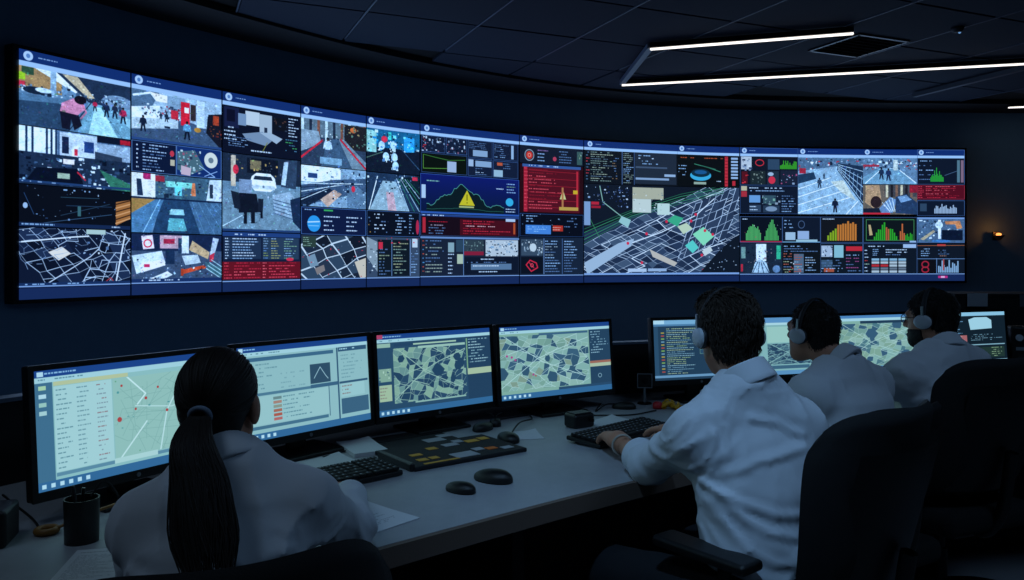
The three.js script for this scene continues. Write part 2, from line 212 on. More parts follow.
wallPanels.push({ s0: 0.883, s1: 1.724, seed: 12, label: 'second panel, showing a street plaza with a red kiosk', tiles: [
  [0, 0, 1, 0.295, (w) => {
    w.fill('#a7b9c6'); w.poly([[0, 0.2], [0.3, 0.2], [0.2, 0.5], [0, 0.62]], '#5f7689'); w.line([[0.02, 0.32], [0.2, 0.24], [0.26, 0.34]], '#d9e4ea', 7); w.poly([[0.2, 0.23], [0.38, 0.25], [0.4, 0.36], [0.26, 0.36]], '#efe7dc'); w.rect(0.44, 0.24, 0.04, 0.3, '#c9d8e2'); w.rect(0.38, 0.24, 0.2, 0.3, '#8fa3b2');
    w.poly([[0, 0.5], [0.3, 0.42], [0.3, 0.62], [0, 0.7]], '#dbe2e6'); w.poly([[0, 0.7], [0.6, 0.6], [1, 0.75], [1, 1], [0, 1]], '#4d6074'); w.poly([[0, 0.66], [0.5, 0.6], [0.5, 0.74], [0, 0.84]], '#b9c4c9');
    w.specks(90, ['#2a3442', '#d4dee6', '#6a7d90', '#3b4a5c', '#a33c48'], [4, 13], [0.1, 0.4, 0.55, 0.6]); w.rect(0.53, 0.3, 0.1, 0.38, '#cf2536'); w.rect(0.57, 0.38, 0.05, 0.09, '#eef2f4'); w.rect(0.42, 0.46, 0.08, 0.14, '#c5303e'); w.rect(0.64, 0.32, 0.06, 0.26, '#43332f'); w.rect(0.71, 0.24, 0.09, 0.44, '#c6d3dd'); w.poly([[0.84, 0.44], [1, 0.4], [1, 1], [0.82, 0.75]], '#1d1c22'); w.rect(0.9, 0.44, 0.07, 0.16, '#b54a26'); w.specks(20, ['#7a3226', '#2b2a30', '#a35a33'], [4, 10], [0.85, 0.5, 1, 0.8]); w.oval(0.72, 0.72, 0.04, 0.04, '#b98a3a');
    w.figure(0.12, 0.86, 52, '#1d2838', '#151c28'); w.figure(0.6, 0.9, 62, '#6fa0bc', '#141a26'); w.figure(0.37, 0.66, 30, '#20303f', '#1c2430'); w.figure(0.31, 0.64, 24, '#2c3b4c', '#1c2430'); w.rect(0.35, 0.73, 0.06, 0.03, '#202a36'); w.photo(); header0(w, 0.295); w.rect(0, 0.96, 1, 0.04, '#2b4a80'); }],
  [0, 0.298, 0.48, 0.44, (w) => { w.fill('#0e1a36'); w.text(0.1, 0.08, 0.06, 0.84, 6, PALE, 1); w.text(0.24, 0.06, 0.66, 0.9, 9, [ICE, DIM, '#a9c4e4'], 0.8); w.oval(0.9, 0.3, 0.05, 0.1, '#d23b4e'); w.rect(0.86, 0.5, 0.1, 0.2, '#c9bda2'); w.frame('#5f86bd'); }],
  [0.48, 0.298, 1, 0.44, (w) => { w.fill('#14306a'); w.poly([[0.02, 0.2], [0.4, 0.1], [0.62, 0.7], [0.3, 0.95], [0.02, 0.8]], '#4d6d78'); w.specks(50, ['#9fc2cc', '#2b3c55', '#c9dfe2', '#a05a74'], [4, 12], [0, 0.1, 0.55, 0.9]); w.poly([[0.1, 0.65], [0.32, 0.72], [0.3, 0.98], [0.1, 0.95]], '#d3b7c4'); w.oval(0.76, 0.38, 0.15, 0.27, '#e3e4da'); w.oval(0.76, 0.38, 0.06, 0.1, '#6e7f8c'); w.line([[0.5, 0.6], [0.85, 0.95], [0.7, 0.98]], '#9fc4f0', 3); w.line([[0.62, 0.95], [0.9, 0.75]], '#8fb4e4', 3); w.frame('#5f86bd'); }],
  [0, 0.444, 1, 0.715, (w) => {
    w.fill('#6f8ea6'); w.rect(0, 0, 0.25, 0.4, '#dcdcd6'); w.rect(0.12, 0, 0.08, 0.1, '#b3306a'); w.poly([[0.05, 0.1], [0.1, 0.1], [0.12, 0.38], [0.06, 0.38]], '#2a3a50'); w.rect(0.25, 0, 0.75, 0.4, '#4d6a78'); w.rect(0.36, 0.1, 0.3, 0.1, '#8fd0c4'); w.rect(0.46, 0.18, 0.08, 0.16, '#7fd3da'); w.poly([[0.66, 0.1], [0.69, 0.1], [0.7, 0.33], [0.64, 0.33]], '#d9895a'); w.rect(0.25, 0.02, 0.1, 0.1, '#a5323e'); w.specks(50, ['#1f2e3c', '#9fc0c6', '#35506a', '#6c7f6a'], [4, 14], [0.25, 0.05, 0.85, 0.4]); w.poly([[0.86, 0.02], [1, 0], [1, 0.4], [0.82, 0.4]], '#ccd5da'); w.rect(0.86, 0.1, 0.04, 0.25, '#33404e');
    w.rect(0, 0.4, 1, 0.03, '#182840'); w.poly([[0, 0.43], [0.25, 0.43], [0, 0.68]], '#b08a4c'); w.poly([[0.32, 0.43], [0.62, 0.43], [0.75, 1], [0.22, 1]], '#2d4a63'); w.poly([[0.25, 0.43], [0.34, 0.43], [0.2, 1], [0, 1], [0, 0.7]], '#5d86a2'); w.poly([[0.62, 0.43], [1, 0.43], [1, 1], [0.75, 1]], '#54748c'); w.poly([[0.42, 0.58], [0.56, 0.58], [0.57, 0.68], [0.4, 0.68]], '#a4cdd0'); w.poly([[0.4, 0.74], [0.56, 0.74], [0.6, 0.96], [0.38, 0.96]], '#6fb0b4'); for (let k = 0; k < 5; k++) w.line([[0.66 + k * 0.07, 0.44], [0.8 + k * 0.12, 1]], '#6c8fa6', 2); w.line([[0.3, 0.43], [0.12, 1]], '#9fc4d8', 3); w.photo(); }],
  [0, 0.72, 1, 1, (w) => {
    w.fill('#4b5a6e'); w.rect(0, 0, 1, 0.28, '#202e48'); w.poly([[0.1, 0.04], [0.22, 0.02], [0.24, 0.24], [0.12, 0.26]], '#e6d3d6'); w.oval(0.17, 0.16, 0.04, 0.06, '#cf3048', 4); w.rect(0.3, 0.02, 0.24, 0.22, '#c7a7ae'); w.rect(0.34, 0.08, 0.12, 0.08, '#b5304a'); w.rect(0.5, 0.06, 0.12, 0.26, '#31455e'); w.rect(0.54, 0.02, 0.08, 0.3, '#d6dde2'); w.poly([[0.66, 0.1], [0.86, 0.3], [0.84, 0.42], [0.62, 0.26]], '#c9ad86'); w.poly([[0.9, 0.04], [0.97, 0.06], [0.9, 0.42], [0.86, 0.36]], '#b9c2c9'); w.poly([[0.86, 0.35], [0.92, 0.3], [0.9, 0.46], [0.86, 0.46]], '#c23a4e');
    w.poly([[0, 0.36], [0.32, 0.28], [0.36, 0.48], [0.05, 0.66]], '#cfd9de'); w.poly([[0.08, 0.5], [0.34, 0.42], [0.36, 0.52], [0.1, 0.64]], '#e9e2e4'); w.rect(0.13, 0.5, 0.06, 0.05, '#c2305e'); w.rect(0.36, 0.26, 0.1, 0.24, '#22364e'); w.poly([[0.54, 0.36], [0.72, 0.34], [0.76, 0.48], [0.58, 0.52]], '#c3ccd0'); w.poly([[0.54, 0.6], [0.8, 0.52], [0.82, 0.57], [0.56, 0.67]], '#c9552c'); w.rect(0.53, 0.58, 0.03, 0.12, '#b94a24'); w.poly([[0.16, 0.76], [0.38, 0.62], [0.44, 0.68], [0.24, 0.82]], '#d9dde0'); w.poly([[0.8, 0.46], [1, 0.56], [1, 0.76], [0.84, 0.6]], '#4d7278'); for (let k = 0; k < 4; k++) w.line([[0.82 + k * 0.02, 0.58 - k * 0.05], [1, 0.76 - k * 0.07]], '#b5d0d4', 3); w.specks(40, ['#1b2838', '#8fa3b4', '#d6dfe4'], [3, 9], [0.05, 0.4, 0.9, 0.75]);
    w.photo(); w.rect(0, 0.74, 1, 0.06, '#1b3260'); w.text(0.04, 0.74, 0.95, 0.06, 1, PALE, 0.5); foot(w, 0.18); }],
] });
wallPanels.push({ s0: 1.724, s1: 2.57, seed: 13, label: 'third panel, showing a white car and a dark armchair', tiles: [
  [0, 0, 1, 0.3, (w) => {
    w.fill('#0c1326'); w.rect(0.02, 0.24, 0.18, 0.34, '#1a2142'); w.rect(0.05, 0.28, 0.1, 0.2, '#0d1026'); w.text(0.02, 0.55, 0.2, 0.26, 4, PALE, 0.9); w.rect(0.28, 0.26, 0.18, 0.24, '#c9d3dc'); w.rect(0.46, 0.28, 0.16, 0.36, '#b3c0cc'); w.rect(0.52, 0.5, 0.04, 0.14, '#25324a'); w.rect(0.19, 0.32, 0.1, 0.2, '#7f97b4'); w.rect(0.64, 0.3, 0.18, 0.22, '#10131c'); w.specks(12, ['#2f3b50', '#593a34'], [4, 10], [0.64, 0.3, 0.82, 0.5]);
    w.poly([[0.24, 0.66], [0.5, 0.58], [0.62, 0.72], [0.54, 0.82], [0.3, 0.76]], '#7f93ab'); w.poly([[0.46, 0.6], [0.6, 0.58], [0.76, 0.66], [0.68, 0.76]], '#a9bacb'); w.text(0.84, 0.26, 0.15, 0.36, 7, PALE, 0.9); w.text(0.8, 0.64, 0.18, 0.24, 5, ['#3f9a5c', '#4a7a9a'], 0.8); w.text(0.07, 0.72, 0.32, 0.18, 5, [ICE, DIM], 0.8); w.line([[0.56, 0.76], [0.5, 0.92]], '#8a8a3a', 3); w.text(0.35, 0.9, 0.4, 0.07, 1, PALE, 0.9); header0(w, 0.3); }],
  [0, 0.304, 1, 0.695, (w) => {
    w.fill('#77909f'); w.rect(0, 0, 1, 0.36, '#27323e'); w.rect(0.3, 0.03, 0.4, 0.2, '#141a22'); w.rect(0.34, 0.06, 0.14, 0.12, '#8a7a58'); w.specks(30, ['#5a646c', '#b59a5e', '#2f3a44'], [4, 12], [0.1, 0.02, 0.75, 0.25]); w.rect(0.1, 0.02, 0.06, 0.4, '#c7b7a2'); w.oval(0.16, 0.2, 0.035, 0.06, '#d0364a'); w.poly([[0.8, 0.02], [0.96, 0], [0.94, 0.4], [0.74, 0.38]], '#3c4d5e'); w.poly([[0.78, 0.04], [0.84, 0.03], [0.8, 0.36], [0.74, 0.35]], '#b9c8d2');
    w.poly([[0, 0.5], [0.4, 0.4], [1, 0.42], [1, 1], [0, 1]], '#7d939e'); w.poly([[0.36, 0.27], [0.42, 0.22], [0.6, 0.22], [0.66, 0.28], [0.68, 0.4], [0.6, 0.46], [0.4, 0.46], [0.33, 0.38]], '#e4eaec'); w.poly([[0.4, 0.26], [0.61, 0.26], [0.63, 0.31], [0.38, 0.31]], '#2a3542'); w.rect(0.36, 0.38, 0.3, 0.05, '#c0c9cf'); w.disc(0.51, 0.4, 5, '#76828c'); w.poly([[0.62, 0.5], [0.86, 0.44], [0.96, 0.56], [0.92, 0.82], [0.66, 0.74]], '#9fb0bc'); for (let k = 0; k < 5; k++) w.line([[0.64, 0.56 + k * 0.045], [0.92, 0.62 + k * 0.05]], '#5e7384', 4); w.poly([[0.86, 0.55], [1, 0.5], [1, 0.95], [0.9, 0.85]], '#22344a');
    w.rect(0.2, 0.32, 0.16, 0.2, '#8795a6'); w.poly([[0.18, 0.5], [0.42, 0.5], [0.46, 0.74], [0.2, 0.76]], '#161a22'); w.poly([[0.1, 0.48], [0.2, 0.5], [0.22, 0.72], [0.14, 0.7]], '#20262f'); w.poly([[0.44, 0.56], [0.51, 0.56], [0.5, 0.74], [0.44, 0.74]], '#20262f'); w.rect(0.26, 0.74, 0.04, 0.16, '#14181f'); w.rect(0.35, 0.74, 0.05, 0.15, '#14181f'); w.rect(0.47, 0.72, 0.03, 0.1, '#14181f'); w.line([[0, 0.94], [0.26, 0.78]], '#c9dbe4', 3); w.photo(); w.rect(0, 0.97, 1, 0.03, '#24406e'); }],
  [0, 0.7, 1, 1, (w) => {
    w.fill('#141f38'); w.rect(0, 0, 1, 0.07, '#23427a'); w.text(0.05, 0.01, 0.9, 0.06, 1, PALE, 0.5); w.rect(0.02, 0.09, 0.46, 0.36, '#22344e'); w.text(0.03, 0.09, 0.05, 0.38, 8, PALE, 1); w.text(0.12, 0.09, 0.34, 0.38, 8, [PALE, ICE, '#dfe9f5'], 1); w.rect(0.5, 0.08, 0.48, 0.38, '#2a3e55'); w.text(0.51, 0.08, 0.07, 0.38, 9, ['#7fa0c0', '#8a9a5a', '#5f86bd'], 1); w.text(0.61, 0.08, 0.13, 0.38, 9, ['#a3a46a', ICE], 1); w.text(0.78, 0.08, 0.18, 0.38, 9, ['#7fa88a', ICE], 0.9); w.oval(0.86, 0.46, 0.05, 0.03, '#e2304e');
    w.rect(0, 0.5, 1, 0.3, '#6d1422'); w.text(0.02, 0.5, 0.1, 0.3, 6, ['#e04055', '#c22840'], 1); w.text(0.14, 0.5, 0.34, 0.3, 6, ['#ef5566', '#c22840'], 0.9); w.text(0.5, 0.5, 0.05, 0.3, 6, ['#f06070'], 1); w.text(0.58, 0.5, 0.4, 0.3, 6, ['#e04055', '#a81e34'], 0.9); foot(w, 0.16); }],
] });
wallPanels.push({ s0: 2.57, s1: 3.365, seed: 14, label: 'fourth panel, showing a corridor with red railings', tiles: [
  [0, 0, 1, 0.318, (w) => {
    w.fill('#3a4858'); w.rect(0, 0.2, 1, 0.3, '#6f7f86'); for (let k = 0; k < 9; k++) w.rect(k * 0.12, 0.2, 0.04, 0.36, ['#c9d6d6', '#2a3340', '#8a5a44'][k % 3]); w.rect(0.66, 0.22, 0.34, 0.44, '#2b2622'); w.oval(0.8, 0.3, 0.05, 0.05, '#c9743a'); w.specks(40, ['#b5a06a', '#1a1f24', '#5f7f6a'], [4, 10], [0.6, 0.22, 1, 0.6]); w.poly([[0, 0.4], [0.26, 0.4], [0.3, 0.6], [0, 0.78]], '#97a5ad'); w.poly([[0.5, 0.5], [0.56, 0.5], [0.78, 1], [0.3, 1], [0.38, 0.56]], '#4c6476'); w.poly([[0.56, 0.48], [0.66, 0.5], [1, 0.86], [1, 1], [0.78, 1]], '#7f9098');
    w.line([[0, 0.88], [0.32, 0.55]], '#d03040', 8); w.line([[0.6, 0.5], [1, 0.98]], '#c32a3a', 8); w.figure(0.4, 0.88, 88, '#b9c9d2', '#54687c', '#6a5a50', 0.1); w.rect(0.28, 0.84, 0.34, 0.12, '#8aa8b8'); w.specks(20, ['#dfe8ea', '#31465a'], [4, 10], [0.3, 0.3, 0.55, 0.6]); w.photo(); header0(w, 0.318); }],
  [0, 0.322, 1, 0.545, (w) => { w.fill('#8fa6b6'); w.rect(0, 0, 0.6, 0.4, '#dfe6e8'); w.rect(0.1, 0.18, 0.14, 0.12, '#35507a'); w.poly([[0, 0.5], [0.5, 0.3], [1, 0.2], [1, 0.55], [0, 1]], '#4b6075'); w.poly([[0, 0.8], [0.4, 0.5], [0.5, 0.6], [0.1, 1], [0, 1]], '#1e2b3a'); w.poly([[0.28, 0.82], [0.5, 0.55], [0.62, 0.65], [0.4, 1]], '#c9ab98'); w.poly([[0.7, 0.5], [0.85, 0.4], [1, 0.6], [1, 1], [0.7, 1]], '#6d8597'); for (let k = 0; k < 6; k++) w.line([[0, 0.95 - k * 0.1], [0.55 + k * 0.08, 0.35]], k % 2 ? '#dfeaf0' : '#22344a', 3); w.specks(110, ['#1d2a3a', '#dbe7ee', '#5f7a92', '#a9bfce'], [3, 13]); w.oval(0.8, 0.5, 0.03, 0.08, '#d83a4c'); w.photo(); }],
  [0, 0.55, 1, 0.7, (w) => { w.fill('#101c3e'); w.text(0.05, 0.05, 0.4, 0.1, 1, ICE, 0.7); w.oval(0.19, 0.6, 0.1, 0.3, '#2f9be0'); w.line([[0.1, 0.55], [0.27, 0.52]], '#bfe2f8', 5); w.line([[0.11, 0.68], [0.26, 0.68]], '#7fc4f0', 4); w.rect(0.34, 0.06, 0.14, 0.06, '#3fae5c'); w.text(0.34, 0.26, 0.28, 0.66, 4, PALE, 0.95); w.text(0.69, 0.26, 0.26, 0.66, 4, ['#a9c4e4', PALE], 0.95); w.frame('#4c74b2'); }],
  [0, 0.705, 1, 1, (w) => { w.fill('#2a3648'); w.streets([-0.2, 0.25], [0.2, -0.1], [0.1, 0.2], 7, 6, { road: '#d6e2ec', lw: 5, fills: ['#1c2636', '#141c2a', '#33475c', '#202c3e'], fillP: 0.9, jit: 0.2 }); w.poly([[0.08, 0.4], [0.2, 0.34], [0.26, 0.56], [0.14, 0.6]], '#7f97a8'); w.poly([[0.82, 0.5], [1, 0.42], [1, 0.8], [0.92, 0.84]], '#d9c9b4'); w.poly([[0.2, 0.62], [0.34, 0.55], [0.36, 0.66], [0.24, 0.74]], '#8c7e7a'); w.specks(50, ['#dfe9f0', '#566b80', '#c23a4e', '#a0b0bc'], [3, 11], [0, 0, 1, 0.8]); w.rect(0.02, 0.02, 0.2, 0.2, '#2f4038'); w.text(0.03, 0.03, 0.18, 0.18, 5, '#8fae9a', 0.8); foot(w, 0.17); }],
] });
wallPanels.push({ s0: 3.365, s1: 4.056, seed: 15, label: 'fifth panel, showing a blue-lit crowd above a street', tiles: [
  [0, 0, 1, 0.32, (w) => { w.fill('#12202e'); w.rect(0, 0.2, 1, 0.34, '#1f6d8c'); w.rect(0, 0.24, 0.18, 0.4, '#9fc8c0'); w.rect(0.7, 0.3, 0.2, 0.3, '#3fa9d8'); w.rect(0.4, 0.24, 0.06, 0.14, '#4fd0c0'); w.specks(60, ['#0f1a26', '#7fd0d8', '#2a4a5a', '#d6e8ea', '#1f8fc0'], [5, 16], [0, 0.22, 1, 0.6]); w.poly([[0, 0.66], [1, 0.56], [1, 1], [0, 1]], '#17202a'); w.line([[0, 0.75], [0.3, 0.62]], '#5f7a66', 4); w.line([[0.62, 0.5], [1, 0.9]], '#3d5a70', 4); for (const [u, v] of [[0.28, 0.5], [0.5, 0.48], [0.36, 0.7], [0.52, 0.7], [0.54, 0.86]]) { w.oval(u, v, 0.06, 0.08, '#b9d2e4'); w.specks(8, ['#dcecf4', '#5f86a8'], [5, 13], [u - 0.08, v - 0.08, u + 0.06, v + 0.08]); } w.oval(0.33, 0.38, 0.06, 0.06, '#d23b50'); w.photo(); header0(w, 0.32); }],
  [0, 0.325, 1, 0.545, (w) => { w.fill('#2b4054'); w.poly([[0.3, 0.2], [0.55, 0.2], [0.8, 1], [0.05, 1]], '#9fb2b8'); w.poly([[0.36, 0.5], [0.5, 0.5], [0.56, 1], [0.4, 1]], '#c7a7aa'); w.poly([[0.6, 0.1], [1, 0], [1, 0.9]], '#14262a'); for (let k = 0; k < 6; k++) w.line([[0.56 + k * 0.04, 0.12], [0.8 + k * 0.1, 1]], k % 2 ? '#3f8a66' : '#b9d0da', 3); w.line([[0.2, 0.1], [0.04, 1]], '#dfe9ee', 5); w.specks(80, ['#101c28', '#dbe8f0', '#5b7890', '#26405a'], [3, 12], [0, 0, 1, 0.5]); w.rect(0.86, 0.04, 0.1, 0.1, '#d03a50'); w.photo(); }],
  [0, 0.55, 1, 0.7, (w) => { w.fill('#0b1220'); w.text(0.03, 0.08, 0.05, 0.84, 6, ['#a9854a', DIM], 0.7); w.text(0.14, 0.08, 0.35, 0.84, 6, [DIM, PALE], 0.5); w.text(0.54, 0.08, 0.22, 0.84, 7, [ICE, PALE], 0.7); w.text(0.8, 0.08, 0.1, 0.84, 7, [DIM, ICE], 0.7); w.oval(0.96, 0.6, 0.03, 0.3, '#c22a4c'); w.frame('#4468a0'); }],
  [0, 0.705, 1, 1, (w) => { w.fill('#3c4c62'); w.poly([[0, 0], [0.2, 0.1], [0.2, 0.7], [0, 0.4]], '#8f9ea8'); w.specks(20, ['#dbe6ee', '#24344a'], [4, 12], [0, 0, 0.2, 0.8]); w.rect(0.2, 0.05, 0.62, 0.74, '#111a24'); w.rect(0.22, 0.1, 0.08, 0.14, '#d83046'); w.text(0.23, 0.22, 0.22, 0.56, 9, ['#8a9a80', DIM], 0.8); w.text(0.5, 0.1, 0.28, 0.66, 11, ['#a3a884', '#7f9a8c'], 0.9); w.line([[0.47, 0.06], [0.47, 0.78]], '#6f93c2', 3); w.line([[0.82, 0.04], [0.82, 0.78]], '#86a6d6', 3); w.text(0.84, 0.25, 0.14, 0.5, 9, [ICE, DIM], 0.8); w.rect(0.86, 0.02, 0.1, 0.18, '#cfdbe4'); w.specks(8, ['#e0405a'], [4, 9], [0.2, 0, 1, 0.1]); foot(w, 0.17); }],
] });
wallPanels.push({ s0: 4.056, s1: 5.426, seed: 16, label: 'sixth panel, with a yellow warning triangle on a blue graph', tiles: [
  [0, 0, 1, 0.3, (w) => { w.fill('#10192c'); for (const [a, b, c, d, k] of [[0.01, 0.22, 0.24, 0.56, 0], [0.25, 0.22, 0.46, 0.56, 1], [0.47, 0.22, 0.72, 0.6, 2], [0.73, 0.22, 0.99, 0.6, 3], [0.01, 0.58, 0.46, 0.99, 4], [0.47, 0.62, 0.72, 0.99, 5], [0.73, 0.62, 0.99, 0.99, 6]]) { const q = w.at(a, b, c, d, 40 + k); q.clip((q) => { q.fill(k === 4 ? '#0a130f' : '#141f36'); if (k < 2) q.specks(45, ['#c3d4e6', '#31445f', '#0b1220', '#7f97b4', '#8a5a70'], [4, 15]); if (k === 2) { q.text(0.05, 0.1, 0.9, 0.4, 4, DIM, 0.8); q.rect(0.2, 0.55, 0.6, 0.35, '#8fa9c6'); } if (k === 3) { q.text(0.05, 0.1, 0.6, 0.8, 7, [DIM, ICE], 0.8); q.rect(0.72, 0.1, 0.1, 0.8, '#9db9d6'); } if (k === 4) { q.line([[0.04, 0.1], [0.04, 0.8], [0.6, 0.72]], '#5f9a3c', 3); q.line([[0.04, 0.1], [0.3, 0.2], [0.6, 0.3], [0.95, 0.22]], '#3f7a34', 3); q.rect(0.56, 0.35, 0.2, 0.55, '#aab9d2'); } if (k === 5) { q.rect(0.02, 0.05, 0.2, 0.4, '#a9bcd4'); q.rect(0.3, 0.1, 0.66, 0.34, '#8fa9c6'); q.text(0.3, 0.5, 0.6, 0.45, 4, [PALE, DIM], 0.8); } if (k === 6) { q.rect(0.15, 0.1, 0.22, 0.18, '#c95a3c'); q.text(0.4, 0.1, 0.5, 0.4, 3, DIM, 0.8); q.rect(0.02, 0.55, 0.36, 0.4, '#9fbccb'); } q.frame('#3f5f94'); }); } w.specks(6, ['#d03a4a'], [4, 8], [0.02, 0.22, 0.05, 0.5]); header0(w, 0.3); }],
  [0, 0.304, 1, 0.55, (w) => { w.grad('#101c66', '#0a1a3a'); const pts = []; for (let k = 0; k <= 40; k++) { const u = k / 40; pts.push([0.06 + u * 0.78, 0.78 - 0.5 * Math.exp(-(((u - 0.45) / 0.25) ** 2)) + 0.08 * (w.r() - 0.5) + 0.06 * Math.sin(u * 26)]); } w.poly([...pts, [0.84, 0.98], [0.06, 0.98]], '#0c1c22'); w.line(pts, '#4f9a8a', 3); w.line(pts.map(([u, v]) => [u, 0.86 + 0.1 * (v - 0.5)]), '#2f6a5a', 2); w.poly([[0.46, 0.36], [0.54, 0.76], [0.38, 0.76]], '#d6c32a'); w.line([[0.46, 0.48], [0.46, 0.62]], '#5a5210', 5); w.disc(0.46, 0.69, 3, '#5a5210'); w.rect(0.38, 0.78, 0.15, 0.04, '#b9bf7a'); w.rect(0.01, 0.28, 0.04, 0.34, '#b9cfe6'); w.text(0.06, 0.14, 0.14, 0.08, 1, '#7fb4a8', 1); w.text(0.76, 0.24, 0.08, 0.08, 1, PALE, 1); w.text(0.87, 0.1, 0.1, 0.3, 4, [ICE, '#6a8a7a'], 0.9); w.oval(0.9, 0.62, 0.04, 0.11, '#39b0d8'); w.text(0.86, 0.78, 0.1, 0.14, 2, PALE, 1); w.rect(0, 0.95, 1, 0.05, '#2f5aa8'); w.frame('#3d62b0'); }],
  [0, 0.554, 1, 0.69, (w) => { w.fill('#1a0d18'); w.rect(0, 0, 1, 0.1, '#23407c'); w.text(0.02, 0, 0.5, 0.12, 1, PALE, 0.6); w.rect(0.02, 0.16, 0.03, 0.7, '#c22a3a'); w.rect(0.39, 0.2, 0.06, 0.74, '#a01a2c'); w.rect(0.39, 0.2, 0.58, 0.74, '#4a0f1c'); w.text(0.08, 0.3, 0.3, 0.1, 1, REDS, 1); w.text(0.08, 0.45, 0.2, 0.5, 4, ['#9a8a9a', DIM], 0.8); w.text(0.42, 0.22, 0.5, 0.7, 6, ['#d02c3e', '#a81e30', '#d9a8ac'], 0.9); w.rect(0.86, 0.1, 0.1, 0.14, '#b9cbe2'); w.rect(0.94, 0.3, 0.02, 0.55, '#c0512c'); w.frame('#3f5f94'); }],
  [0, 0.694, 1, 1, (w) => { w.fill('#1b2436'); w.rect(0, 0, 1, 0.04, '#6f8fc0'); w.text(0.05, 0.06, 0.2, 0.7, 10, ['#9aa79a', DIM], 0.9); w.text(0.02, 0.06, 0.02, 0.7, 8, ['#c2503c', '#4f8fc0'], 1); w.text(0.27, 0.1, 0.06, 0.7, 9, PALE, 1); w.rect(0.27, 0.12, 0.06, 0.2, '#8faab0'); w.rect(0.36, 0.36, 0.06, 0.2, '#b9c4a8'); w.rect(0.35, 0.06, 0.07, 0.25, '#2f4658'); w.rect(0.43, 0.06, 0.2, 0.32, '#33414a'); w.rect(0.43, 0.3, 0.2, 0.08, '#8e1f38'); w.specks(30, ['#56686a', '#7f9a94', '#202c34'], [4, 10], [0.43, 0.06, 0.62, 0.28]); w.at(0.65, 0.05, 0.99, 0.4).clip((q) => { q.fill('#c3cbd2'); q.specks(90, ['#2a3648', '#e9eef2', '#5f7890', '#8fb0cc', '#1a2430'], [4, 16]); }); w.rect(0.43, 0.42, 0.56, 0.36, '#10192a'); w.text(0.6, 0.43, 0.26, 0.09, 1, PALE, 1); w.text(0.46, 0.5, 0.5, 0.08, 1, DIM, 0.7); w.rect(0.5, 0.56, 0.42, 0.13, '#5f7a96'); w.text(0.52, 0.57, 0.36, 0.1, 1, '#d6e2ee', 1); w.text(0.58, 0.7, 0.24, 0.08, 1, PALE, 1); w.line([[0.425, 0.04], [0.425, 0.8]], '#6f93c2', 3); foot(w, 0.17); }],
] });
